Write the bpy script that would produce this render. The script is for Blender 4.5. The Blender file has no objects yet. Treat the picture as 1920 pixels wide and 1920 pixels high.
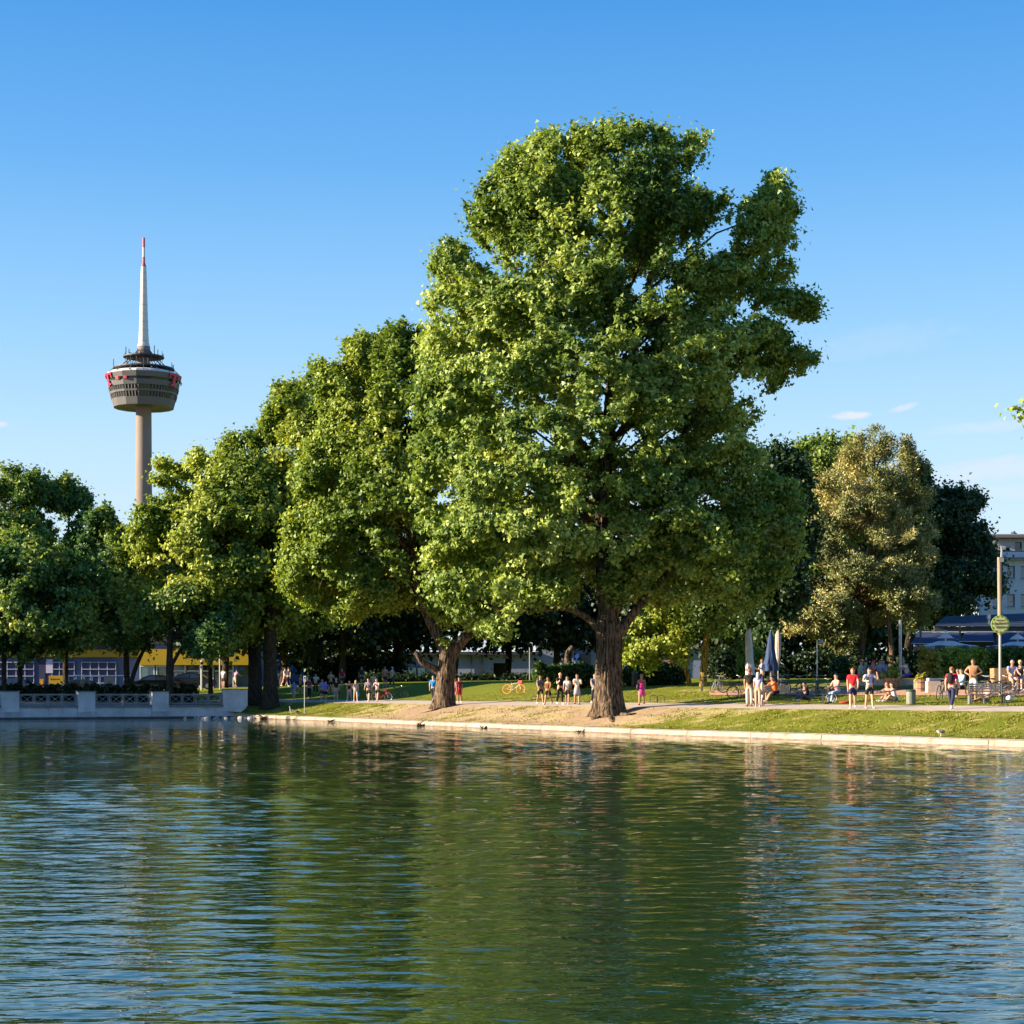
import bpy, bmesh, math, random
import numpy as np
from mathutils import Vector, Matrix, noise as mnoise
random.seed(7)
rng = np.random.default_rng(7)
SC = bpy.context.scene
COL = SC.collection
R = math.radians

# ---------------------------------------------------------------- camera
F, CX, HY, CAMZ = 3400.0, 960.0, 1300.0, 1.9
cam = bpy.data.cameras.new('camera'); co = bpy.data.objects.new('camera', cam); COL.objects.link(co)
cam.sensor_width = 36; cam.lens = 36 * F / 1920; cam.shift_y = (HY - 960) / 1920
cam.clip_start = 0.5; cam.clip_end = 6000
co.location = (0, 0, CAMZ); co.rotation_euler = (R(90), 0, 0)
SC.camera = co

# ---------------------------------------------------------------- sun, sky, exposure
SUN_EL = 19.0; EXPO = 1.65
SUN_AZ = math.atan2(-0.99, -0.13)
sun_dir = Vector((math.sin(SUN_AZ) * math.cos(R(SUN_EL)), math.cos(SUN_AZ) * math.cos(R(SUN_EL)), math.sin(R(SUN_EL))))
sl = bpy.data.lights.new('sun', 'SUN'); sl.energy = 5.0; sl.angle = R(0.5); sl.color = (1.0, 0.83, 0.60)
so = bpy.data.objects.new('sun', sl); COL.objects.link(so); so.location = (-40, 0, 60)
so.rotation_euler = sun_dir.to_track_quat('Z', 'Y').to_euler()
W = bpy.data.worlds.new('World'); SC.world = W; W.use_nodes = True
wt = W.node_tree; wn = wt.nodes; wl_ = wt.links
wn.clear()
out = wn.new('ShaderNodeOutputWorld'); bg = wn.new('ShaderNodeBackground')
sky = wn.new('ShaderNodeTexSky'); sky.sky_type = 'NISHITA'; sky.sun_disc = False
sky.sun_elevation = R(SUN_EL); sky.sun_rotation = SUN_AZ
sky.air_density = 1.0; sky.dust_density = 0.3; sky.ozone_density = 3.0
hs = wn.new('ShaderNodeHueSaturation'); hs.inputs['Saturation'].default_value = 1.25
gm = wn.new('ShaderNodeGamma'); gm.inputs[1].default_value = 1.0
bg.inputs['Strength'].default_value = 0.11
wl_.new(sky.outputs[0], hs.inputs['Color']); wl_.new(hs.outputs[0], gm.inputs[0])
# two small wisps of cloud low over the trees, and a faint veil near the horizon
tc = wn.new('ShaderNodeTexCoord')
def wmath(op, a, b=None, c=None):
    n = wn.new('ShaderNodeMath'); n.operation = op
    for i, v in enumerate((a, b, c)):
        if v is None: continue
        if isinstance(v, (int, float)): n.inputs[i].default_value = v
        else: wl_.new(v, n.inputs[i])
    return n.outputs[0]
sep = wn.new('ShaderNodeSeparateXYZ'); wl_.new(tc.outputs['Generated'], sep.inputs[0])
az = wmath('ARCTAN2', sep.outputs[0], sep.outputs[1]); el = wmath('ARCSINE', sep.outputs[2])
nz = wn.new('ShaderNodeTexNoise'); nz.inputs['Scale'].default_value = 90; nz.inputs['Detail'].default_value = 4
mp = wn.new('ShaderNodeMapping'); mp.inputs['Scale'].default_value = (1, 1, 2.4)
wl_.new(tc.outputs['Generated'], mp.inputs[0]); wl_.new(mp.outputs[0], nz.inputs['Vector'])
masks = []
for (px, py, wx, wy, sl_, amt) in ((1594, 779, 36, 8.0, 0.0, 0.9), (1692, 765, 28, 7, 0.25, 0.55), (1650, 640, 150, 30, .1, .10), (1860, 800, 120, 12, .05, .28), (1870, 880, 160, 26, 0.08, .4), (2, 795, 12, 6, 0, .6), (1780, 930, 200, 18, 0.05, .3)):
    a0 = math.atan2(px - CX, F); e0 = math.atan2(HY - py, math.hypot(F, px - CX))
    da = wmath('SUBTRACT', az, a0); de = wmath('SUBTRACT', el, e0)
    de = wmath('SUBTRACT', de, wmath('MULTIPLY', da, sl_))
    q = wmath('ADD', wmath('POWER', wmath('ABSOLUTE', wmath('DIVIDE', da, wx / F)), 2.0), wmath('POWER', wmath('ABSOLUTE', wmath('DIVIDE', de, wy / F)), 2.0))
    m = wmath('SUBTRACT', 1.15, q)
    m = wmath('ADD', m, wmath('MULTIPLY', wmath('SUBTRACT', nz.outputs[0], 0.5), 2.2))
    n = wn.new('ShaderNodeClamp'); wl_.new(m, n.inputs[0])
    masks.append(wmath('MULTIPLY', n.outputs[0], amt))
tot = masks[0]
for m in masks[1:]: tot = wmath('MAXIMUM', tot, m)
mx = wn.new('ShaderNodeMix'); mx.data_type = 'RGBA'
grd = wn.new('ShaderNodeValToRGB'); GS = 1 / (bg.inputs['Strength'].default_value * 2 ** EXPO)
stops = [(0.0, (.74, .82, .93)), (.096, (.62, .77, .93)), (.13, (.55, .76, .95)), (.20, (.33, .62, .95)), (.28, (.15, .44, .87)), (.36, (.066, .31, .77)), (.7, (.050, .245, .68)), (1.0, (.042, .21, .62))]
for i, (p_, c_) in enumerate(stops):
    e_ = grd.color_ramp.elements[i] if i < 2 else grd.color_ramp.elements.new(p_)
    e_.position = p_
    e_.color = (*c_, 1)
els = sorted(grd.color_ramp.elements, key=lambda q: q.position)
for e_, (p_, c_) in zip(els, stops): e_.color = (*c_, 1)
wl_.new(sep.outputs[2], grd.inputs[0])
gsc = wn.new('ShaderNodeVectorMath'); gsc.operation = 'SCALE'; gsc.inputs['Scale'].default_value = GS; wl_.new(grd.outputs[0], gsc.inputs[0])
mg = wn.new('ShaderNodeMix'); mg.data_type = 'RGBA'; mg.inputs[0].default_value = .85
wl_.new(gm.outputs[0], mg.inputs[6]); wl_.new(gsc.outputs[0], mg.inputs[7])
wl_.new(tot, mx.inputs[0]); wl_.new(mg.outputs[2], mx.inputs[6]); mx.inputs[7].default_value = (.86 * GS, .88 * GS, .95 * GS, 1)
wl_.new(mx.outputs[2], bg.inputs['Color']); wl_.new(bg.outputs[0], out.inputs[0])
SC.view_settings.view_transform = 'Standard'; SC.view_settings.look = 'None'
SC.view_settings.gamma = 1; SC.view_settings.use_curve_mapping = False
SC.view_settings.exposure = EXPO
SC.cycles.max_bounces = 8; SC.cycles.diffuse_bounces = 3; SC.cycles.transmission_bounces = 3; SC.cycles.glossy_bounces = 3
SC.cycles.caustics_reflective = False; SC.cycles.caustics_refractive = False

# ---------------------------------------------------------------- materials
MATS = {}
def mat(name, col, rough=0.7, var=0.0, scale=3.0, bump=0.0, bscale=30.0, metal=0.0, col2=None, stretch=None, spec=0.5):
    if name in MATS: return MATS[name]
    m = bpy.data.materials.new(name); m.use_nodes = True; MATS[name] = m
    nt = m.node_tree; N = nt.nodes; L = nt.links; p = N['Principled BSDF']
    p.inputs['Base Color'].default_value = (*col, 1); p.inputs['Roughness'].default_value = rough; p.inputs['Metallic'].default_value = metal
    p.inputs['Specular IOR Level'].default_value = spec
    if var or bump or col2:
        t = N.new('ShaderNodeTexCoord'); mpn = N.new('ShaderNodeMapping'); L.new(t.outputs['Object'], mpn.inputs[0])
        if stretch: mpn.inputs['Scale'].default_value = stretch
    if var or col2:
        n = N.new('ShaderNodeTexNoise'); n.inputs['Scale'].default_value = scale; n.inputs['Detail'].default_value = 6; n.inputs['Roughness'].default_value = .65
        L.new(mpn.outputs[0], n.inputs['Vector'])
        r = N.new('ShaderNodeValToRGB'); r.color_ramp.elements[0].position = .32; r.color_ramp.elements[1].position = .68
        a = tuple(c * (1 - var) for c in col); b = tuple(min(1, c * (1 + var)) for c in (col2 or col))
        r.color_ramp.elements[0].color = (*a, 1); r.color_ramp.elements[1].color = (*b, 1)
        L.new(n.outputs[0], r.inputs[0]); L.new(r.outputs[0], p.inputs['Base Color'])
    if bump:
        n2 = N.new('ShaderNodeTexNoise'); n2.inputs['Scale'].default_value = bscale; n2.inputs['Detail'].default_value = 5
        L.new(mpn.outputs[0], n2.inputs['Vector'])
        b = N.new('ShaderNodeBump'); b.inputs['Strength'].default_value = bump; b.inputs['Distance'].default_value = .05
        L.new(n2.outputs[0], b.inputs['Height']); L.new(b.outputs[0], p.inputs['Normal'])
    return m
def leaf_mat(name, dark, mid, light, trans=0.32, gloss=0.03, tcol=None):
    m = bpy.data.materials.new(name); m.use_nodes = True; nt = m.node_tree; N = nt.nodes; L = nt.links; N.clear()
    o = N.new('ShaderNodeOutputMaterial'); at = N.new('ShaderNodeAttribute'); at.attribute_name = 'tint'
    r = N.new('ShaderNodeValToRGB'); r.color_ramp.elements[0].color = (*dark, 1); r.color_ramp.elements[1].color = (*light, 1)
    e = r.color_ramp.elements.new(.5); e.color = (*mid, 1)
    L.new(at.outputs['Fac'], r.inputs[0])
    d = N.new('ShaderNodeBsdfDiffuse'); t = N.new('ShaderNodeBsdfTranslucent'); g = N.new('ShaderNodeBsdfGlossy'); g.inputs['Roughness'].default_value = .5
    L.new(r.outputs[0], d.inputs[0])
    tm = N.new('ShaderNodeMix'); tm.data_type = 'RGBA'; tm.blend_type = 'MULTIPLY'; tm.inputs[0].default_value = 1
    L.new(r.outputs[0], tm.inputs[6]); tm.inputs[7].default_value = (*(tcol or (1.35, 1.25, .55)), 1); L.new(tm.outputs[2], t.inputs[0])
    m1 = N.new('ShaderNodeMixShader'); m1.inputs[0].default_value = trans; L.new(d.outputs[0], m1.inputs[1]); L.new(t.outputs[0], m1.inputs[2])
    m2 = N.new('ShaderNodeMixShader'); m2.inputs[0].default_value = gloss; L.new(m1.outputs[0], m2.inputs[1]); L.new(g.outputs[0], m2.inputs[2])
    g.inputs[0].default_value = (.8, .85, .8, 1)
    L.new(m2.outputs[0], o.inputs[0]); return m

# ---------------------------------------------------------------- helpers
def tag(o, label=None, cat=None, group=None, kind=None):
    if label: o['label'] = label
    if cat: o['category'] = cat
    if group: o['group'] = group
    if kind: o['kind'] = kind
    return o
def empty(name, loc, label=None, cat=None, group=None, rz=0):
    o = bpy.data.objects.new(name, None); COL.objects.link(o); o.location = loc; o.rotation_euler = (0, 0, rz); o.empty_display_size = .1
    return tag(o, label, cat, group)
class MB:
    def __init__(s): s.v = []; s.f = []; s.m = []
    def add(s, v, f, mi=0):
        b = len(s.v); s.v += [tuple(p) for p in v]; s.f += [tuple(i + b for i in q) for q in f]; s.m += [mi] * len(f); return s
    def box(s, c, d, mi=0, rz=0, mtx=None):
        x, y, z = d[0] / 2, d[1] / 2, d[2] / 2
        v = [Vector((sx * x, sy * y, sz * z)) for sx, sy, sz in ((-1, -1, -1), (1, -1, -1), (1, 1, -1), (-1, 1, -1), (-1, -1, 1), (1, -1, 1), (1, 1, 1), (-1, 1, 1))]
        if rz: v = [Matrix.Rotation(rz, 3, 'Z') @ p for p in v]
        if mtx: v = [mtx @ p for p in v]
        v = [p + Vector(c) for p in v]
        return s.add(v, [(0, 3, 2, 1), (4, 5, 6, 7), (0, 1, 5, 4), (1, 2, 6, 5), (2, 3, 7, 6), (3, 0, 4, 7)], mi)
    def tube(s, pts, rad, n=8, mi=0, cap=True, sy=1.0):
        pts = [Vector(p) for p in pts]; k = len(pts)
        if not hasattr(rad, '__len__'): rad = [rad] * k
        up = None; vs = []
        for i, p in enumerate(pts):
            t = (pts[min(i + 1, k - 1)] - pts[max(i - 1, 0)])
            t = t.normalized() if t.length > 1e-9 else Vector((0, 0, 1))
            if up is None:
                up = Vector((1, 0, 0)) if abs(t.x) < .9 else Vector((0, 1, 0))
            a = (up - t * up.dot(t)); a = a.normalized() if a.length > 1e-6 else Vector((0, 1, 0)); b = t.cross(a); up = a
            for j in range(n):
                q = 2 * math.pi * j / n
                vs.append(p + (a * math.cos(q) + b * math.sin(q) * sy) * rad[i])
        fs = []
        for i in range(k - 1):
            for j in range(n):
                fs.append((i * n + j, i * n + (j + 1) % n, (i + 1) * n + (j + 1) % n, (i + 1) * n + j))
        if cap: fs.append(tuple(range(n))[::-1]); fs.append(tuple((k - 1) * n + j for j in range(n)))
        return s.add(vs, fs, mi)
    def lathe(s, prof, n=24, c=(0, 0, 0), mi=0):
        vs = []
        for (r, z) in prof:
            for j in range(n):
                q = 2 * math.pi * j / n; vs.append((c[0] + r * math.cos(q), c[1] + r * math.sin(q), c[2] + z))
        fs = [(i * n + j, i * n + (j + 1) % n, (i + 1) * n + (j + 1) % n, (i + 1) * n + j) for i in range(len(prof) - 1) for j in range(n)]
        return s.add(vs, fs, mi)
    def ell(s, c, r, n=10, k=6, mi=0, mtx=None, z0=-1.0):
        prof = []
        vs = []; fs = []
        for i in range(k + 1):
            a = math.asin(z0) + (math.pi / 2 - math.asin(z0)) * i / k
            for j in range(n):
                q = 2 * math.pi * j / n
                p = Vector((r[0] * math.cos(a) * math.cos(q), r[1] * math.cos(a) * math.sin(q), r[2] * math.sin(a)))
                if mtx: p = mtx @ p
                vs.append(p + Vector(c))
        for i in range(k):
            for j in range(n): fs.append((i * n + j, i * n + (j + 1) % n, (i + 1) * n + (j + 1) % n, (i + 1) * n + j))
        return s.add(vs, fs, mi)
    def prism(s, poly, y0, y1, mi=0):      # polygon in (x,z), extruded along y
        n = len(poly); v = [(p[0], y0, p[1]) for p in poly] + [(p[0], y1, p[1]) for p in poly]
        return s.add(v, [tuple(range(n)), tuple(range(2 * n - 1, n - 1, -1))] + [(i, i + n, (i + 1) % n + n, (i + 1) % n) for i in range(n)], mi)
    def build(s, name, mats, parent=None, smooth=False, origin=None):
        me = bpy.data.meshes.new(name)
        v = s.v
        if origin is not None: v = [(p[0] - origin[0], p[1] - origin[1], p[2] - origin[2]) for p in v]
        me.from_pydata(v, [], s.f)
        if not isinstance(mats, (list, tuple)): mats = [mats]
        for m in mats: me.materials.append(m)
        if len(mats) > 1: me.polygons.foreach_set('material_index', s.m)
        if smooth: me.polygons.foreach_set('use_smooth', [True] * len(me.polygons))
        me.update()
        o = bpy.data.objects.new(name, me); COL.objects.link(o)
        if parent is not None: o.parent = parent
        elif origin is not None: o.location = origin
        return o
def copy_tree(o, parent=None):
    c = o.copy(); COL.objects.link(c)
    if parent is not None: c.parent = parent
    for ch in list(o.children): copy_tree(ch, c)
    return c

# ---------------------------------------------------------------- shoreline and terrain
SH = [(150, -200), (80, -70), (42, 18), (17.7, 62.7), (5.9, 83), (-4.9, 105), (-15.2, 129), (-20.5, 139.5), (-37, 131), (-62, 121), (-100, 100), (-150, 50), (-170, -80), (-175, -200)]
pts = []
for a, b in zip(SH[:-1], SH[1:]):
    n = max(2, int(math.dist(a, b) / .5))
    for i in range(n): pts.append((a[0] + (b[0] - a[0]) * i / n, a[1] + (b[1] - a[1]) * i / n))
pts.append(SH[-1]); SP = np.array(pts)
k = 5; pad = np.vstack([np.repeat(SP[:1], k, 0), SP, np.repeat(SP[-1:], k, 0)])
SP = np.stack([np.convolve(pad[:, i], np.ones(2 * k + 1) / (2 * k + 1), 'valid') for i in (0, 1)], 1)
tg = np.gradient(SP, axis=0); nr = np.stack([tg[:, 1], -tg[:, 0]], 1)
k = 9; pad = np.vstack([np.repeat(nr[:1], k, 0), nr, np.repeat(nr[-1:], k, 0)])
nr = np.stack([np.convolve(pad[:, i], np.ones(2 * k + 1), 'valid') for i in (0, 1)], 1)
SN = nr / np.linalg.norm(nr, axis=1)[:, None]
IC = int(np.argmax(SP[:, 1]))            # the corner where the promenade wall begins
def sm(x, a, b):
    t = min(1, max(0, (x - a) / (b - a))); return t * t * (3 - 2 * t)
PR = ([0, .4, 1.5, 5.2, 8.2, 12, 15.5, 17, 30, 60, 5000], [.31, .31, .42, 1.2, 1.38, 1.66, 2.05, 2.25, 2.65, 2.7, 2.7])
PL = ([0, .9, 1.2, 3, 10, 40, 60, 5000], [.8, .9, .98, 1.2, 1.4, 1.9, 2.5, 2.7])
def zp(s, i):
    w = sm(SP[i, 0], -18.5, -21.5) if i > IC - 8 else 0.0
    if i >= IC - 8: w = sm(i, IC - 4, IC + 8)
    zr = float(np.interp(s, *PR)); zl = float(np.interp(s, *PL))
    y = SP[i, 1] + SN[i, 1] * s
    zr += 0.4 * sm(y, 105, 140) * sm(s, 9, 16) * (1 - sm(s, 40, 70))
    return zr * (1 - w) + zl * w
def loc_s(x, y):
    d = (SP[:, 0] - x) ** 2 + (SP[:, 1] - y) ** 2; i = int(np.argmin(d))
    return (x - SP[i, 0]) * SN[i, 0] + (y - SP[i, 1]) * SN[i, 1], i
def gz(x, y):
    s, i = loc_s(x, y); return zp(max(s, 0), i)
def at(px, s):                           # ground point seen at column px, s metres inland
    lo, hi = 55.0, 400.0
    for _ in range(40):
        m = (lo + hi) / 2
        if loc_s((px - CX) / F * m, m)[0] < s: lo = m
        else: hi = m
    x = (px - CX) / F * lo
    return Vector((x, lo, gz(x, lo)))
def ad(px, d):
    x = (px - CX) / F * d; return Vector((x, d, gz(x, d)))
def P(px, py, d): return Vector(((px - CX) / F * d, d, CAMZ + (HY - py) / F * d))

TREE_A = at(1140, 3.4); TREE_B = at(832, 4.3)
def strip(name, i0, i1, srows, m, step=1, dirt=False, bumpy=0.0):
    ids = list(range(i0, i1, step)); vs = []; fs = []; da = []
    for i in ids:
        for s in srows:
            x = SP[i, 0] + SN[i, 0] * s; y = SP[i, 1] + SN[i, 1] * s; z = zp(s, i)
            if bumpy and srows[0] + .2 < s < srows[-1] - .2: z += bumpy * mnoise.noise(Vector((x * .8, y * .8, 0))) + bumpy * .5 * mnoise.noise(Vector((x * 2.3, y * 2.3, 3)))
            vs.append((x, y, z))
            if dirt:
                dA = math.hypot(x - TREE_A.x, y - TREE_A.y); dB = math.hypot(x - TREE_B.x, y - TREE_B.y)
                v = max(math.exp(-(dA / 7.5) ** 2), math.exp(-(dB / 9) ** 2) * 1.05, .75 * math.exp(-((x + .5) / 7) ** 2 - ((y - 97) / 16) ** 2)) 
                if s < 5.3: v = v * .78 + .08 * sm(s, 2, 5) + .14
                elif y < 110: v = v * .6 + .30 * sm(x, 4, 10) * sm(s, 13, 15.5)
                else: v *= .35
                if s < 1.2 and x > 6: v *= .3
                da.append(v)
    k = len(srows)
    for a in range(len(ids) - 1):
        for b in range(k - 1): fs.append((a * k + b, a * k + b + 1, (a + 1) * k + b + 1, (a + 1) * k + b))
    me = bpy.data.meshes.new(name); me.from_pydata(vs, [], fs); me.materials.append(m); me.update()
    if dirt:
        at_ = me.attributes.new('dirt', 'FLOAT', 'POINT'); at_.data.foreach_set('value', da)
    me.polygons.foreach_set('use_smooth', [True] * len(me.polygons))
    o = bpy.data.objects.new(name, me); COL.objects.link(o); o['kind'] = 'structure'; return o

def grass_material():
    m = bpy.data.materials.new('grass_ground'); m.use_nodes = True; nt = m.node_tree; N = nt.nodes; L = nt.links; p = N['Principled BSDF']
    p.inputs['Roughness'].default_value = .95; p.inputs['Specular IOR Level'].default_value = .15
    t = N.new('ShaderNodeTexCoord'); A = N.new('ShaderNodeAttribute'); A.attribute_name = 'dirt'
    def nz(sc, det=5, ro=.6, st=None):
        n = N.new('ShaderNodeTexNoise'); n.inputs['Scale'].default_value = sc; n.inputs['Detail'].default_value = det; n.inputs['Roughness'].default_value = ro
        mp = N.new('ShaderNodeMapping'); L.new(t.outputs['Object'], mp.inputs[0])
        if st: mp.inputs['Scale'].default_value = st
        L.new(mp.outputs[0], n.inputs['Vector']); return n.outputs[0]
    def mth(op, a, b):
        n = N.new('ShaderNodeMath'); n.operation = op
        for i, v in enumerate((a, b)):
            if isinstance(v, (int, float)): n.inputs[i].default_value = v
            else: L.new(v, n.inputs[i])
        return n.outputs[0]
    big = nz(.55, 5, .7); fine = nz(7, 6, .75)
    f = mth('ADD', mth('MULTIPLY', A.outputs['Fac'], 1.25), mth('ADD', mth('MULTIPLY', mth('SUBTRACT', big, .5), 2.4), mth('MULTIPLY', mth('SUBTRACT', fine, .5), 1.0)))
    r = N.new('ShaderNodeValToRGB'); cr = r.color_ramp
    cr.elements[0].position = .12; cr.elements[0].color = (.165, .19, .014, 1)
    cr.elements[1].position = .95; cr.elements[1].color = (.44, .31, .20, 1)
    e = cr.elements.new(.38); e.color = (.22, .22, .03, 1)
    e = cr.elements.new(.55); e.color = (.44, .36, .14, 1)
    e = cr.elements.new(.75); e.color = (.56, .42, .26, 1)
    L.new(f, r.inputs[0])
    r2 = N.new('ShaderNodeValToRGB'); r2.color_ramp.elements[0].color = (.55, .55, .5, 1); r2.color_ramp.elements[1].color = (1.25, 1.25, 1.2, 1)
    r2.color_ramp.elements[0].position = .3; r2.color_ramp.elements[1].position = .7
    L.new(nz(16, 4, .8), r2.inputs[0])
    x = N.new('ShaderNodeMix'); x.data_type = 'RGBA'; x.blend_type = 'MULTIPLY'; x.inputs[0].default_value = .8
    L.new(r.outputs[0], x.inputs[6]); L.new(r2.outputs[0], x.inputs[7]); L.new(x.outputs[2], p.inputs['Base Color'])
    b = N.new('ShaderNodeBump'); b.inputs['Strength'].default_value = .9; b.inputs['Distance'].default_value = .12
    L.new(nz(9, 6, .8), b.inputs['Height']); L.new(b.outputs[0], p.inputs['Normal'])
    return m
GRASS = grass_material()
PATH = mat('path_gravel', (.44, .355, .29), .9, .14, 1.2, .3, 25)
I0 = 0; I1 = len(SP)
tr = lambda a, b, st: list(np.round(np.arange(a, b, st), 3))
strip('grass_bank', I0, IC + 6, [.36, .7, 1.1] + tr(1.5, 5.0, .45) + [5.2], GRASS, 1, True, .07)
strip('path', I0, IC + 6, [5.2, 6.2, 7.2, 8.2], PATH, 1)
strip('lawn', I0, IC + 6, [8.2, 8.6, 9.2, 10, 11, 12, 13, 14, 15, 16, 17, 19, 22, 26, 32, 40, 60, 150, 700, 3500], GRASS, 1, True, .06)
strip('promenade_ground', IC + 5, I1, [.85, 1.2, 3, 6, 10, 20, 40, 60, 150, 700, 3500], mat('promenade_paving', (.16, .14, .12), .9, .25, .8, .2, 12), 1)

# ---------------------------------------------------------------- water
def water_material():
    m = bpy.data.materials.new('pond_water'); m.use_nodes = True; nt = m.node_tree; N = nt.nodes; L = nt.links; p = N['Principled BSDF']
    p.inputs['Base Color'].default_value = (.010, .030, .010, 1); p.inputs['Roughness'].default_value = .02; p.inputs['IOR'].default_value = 1.7
    t = N.new('ShaderNodeTexCoord')
    def nz(sc, st, det=3, ro=.5, rz=0, dist=0):
        n = N.new('ShaderNodeTexNoise'); n.inputs['Scale'].default_value = sc; n.inputs['Detail'].default_value = det; n.inputs['Roughness'].default_value = ro; n.inputs['Distortion'].default_value = dist
        mp = N.new('ShaderNodeMapping'); mp.inputs['Scale'].default_value = st; mp.inputs['Rotation'].default_value = (0, 0, rz)
        L.new(t.outputs['Object'], mp.inputs[0]); L.new(mp.outputs[0], n.inputs['Vector']); return n.outputs[0]
    def mth(op, a, b):
        n = N.new('ShaderNodeMath'); n.operation = op
        for i, v in enumerate((a, b)):
            if isinstance(v, (int, float)): n.inputs[i].default_value = v
            else: L.new(v, n.inputs[i])
        return n.outputs[0]
    # long-crested ripples running across the view, shorter chop over them, and gusts that ruffle some areas more
    a = nz(2.6, (.7, 1.7, 1), 3, .55, R(5), .2)
    g = nz(.05, (.6, 1.4, 1), 3, .6)
    c = nz(.7, (.7, 1.5, 1), 2, .5, R(-6), .2)
    h = mth('ADD', mth('MULTIPLY', a, mth('MULTIPLY', g, .030)), mth('MULTIPLY', c, .018))
    bp = N.new('ShaderNodeBump'); bp.inputs['Strength'].default_value = 1.0; bp.inputs['Distance'].default_value = 1.0
    L.new(h, bp.inputs['Height']); L.new(bp.outputs[0], p.inputs['Normal'])
    return m
WM = water_material()
def wave_sheet():
    """ripples as real relief: a sum of small wave trains, mostly running along the view; finer rows where the water is near"""
    wr = np.random.default_rng(11); K, M = 640, 200
    y = 7.5 * (150 / 7.5) ** (np.arange(K) / (K - 1)); th = np.linspace(-.36, .36, M)
    X = y[:, None] * th[None, :]; Y = np.repeat(y[:, None], M, 1); Z = np.zeros_like(X)
    dy = np.gradient(y)[:, None]; dx = (y * (th[1] - th[0]))[:, None]
    g1 = np.zeros_like(X)
    for i in range(9):
        a = wr.uniform(0, 6.28); f = wr.uniform(.05, .22); g1 += np.sin(f * (X * math.cos(a) * .7 + Y * math.sin(a) * 1.4) + wr.uniform(0, 6.28))
    gust = np.clip(.85 + .16 * g1, .35, 1.5)
    trains = []
    for i in range(84):
        lam = .13 * (10 ** wr.random()); ang = wr.normal(0, .44 if lam > .4 else .7) + .05
        trains.append((lam, ang, wr.uniform(0, 6.28)))
    for lam, ang, ph in trains:
        k_ = 2 * math.pi / lam; kx, ky = k_ * math.sin(ang), k_ * math.cos(ang)
        res = np.clip((lam / abs(math.cos(ang)) / dy - 2.4) / 2.0, 0, 1) * np.clip((lam / max(abs(math.sin(ang)), .05) / dx - 2.4) / 2, 0, 1)
        slope = .0140 * (np.clip(Y / 50, .14, 1.5) if lam > .65 else 1.0)
        Z += slope / k_ * np.sin(kx * X + ky * Y + ph + .6 * np.sin(.21 * X + .13 * Y + ph * 3)) * res
    Z *= gust
    v = np.stack([X, Y, Z], 2).reshape(-1, 3).astype(np.float32)
    i = np.arange(K - 1)[:, None] * M + np.arange(M - 1)[None, :]; f = np.stack([i, i + 1, i + M + 1, i + M], 2).reshape(-1, 4).astype(np.int32)
    me = bpy.data.meshes.new('water'); me.vertices.add(len(v)); me.vertices.foreach_set('co', v.reshape(-1)); me.loops.add(f.size); me.loops.foreach_set('vertex_index', f.reshape(-1))
    me.polygons.add(len(f)); me.polygons.foreach_set('loop_start', np.arange(0, f.size, 4, dtype=np.int32)); me.update(calc_edges=True); me.polygons.foreach_set('use_smooth', [True] * len(f)); me.materials.append(WM)
    o = bpy.data.objects.new('water', me); COL.objects.link(o); o['kind'] = 'structure'
wave_sheet()
wb = MB()      # the rest of the pond, outside the rippled sheet
y0, y1, t_ = 7.5, 150.0, .36
wb.add([(-400, -220, 0), (400, -220, 0), (400, y0, 0), (y0 * t_, y0, 0), (-y0 * t_, y0, 0), (-400, y0, 0), (y1 * t_, y1, 0), (400, y1, 0), (-y1 * t_, y1, 0), (-400, y1, 0), (400, 260, 0), (-400, 260, 0)], [(0, 1, 2, 3, 4, 5), (3, 2, 7, 6), (5, 4, 8, 9), (9, 8, 6, 7, 10, 11)])
wo = wb.build('water', WM); wo['kind'] = 'structure'
bb = MB(); bb.add([(-500, -300, -1.2), (500, -300, -1.2), (500, 300, -1.2), (-500, 300, -1.2)], [(0, 1, 2, 3)])
bo = bb.build('pond_bed', mat('pond_mud', (.05, .05, .03), .95, .3)); bo['kind'] = 'structure'

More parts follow.
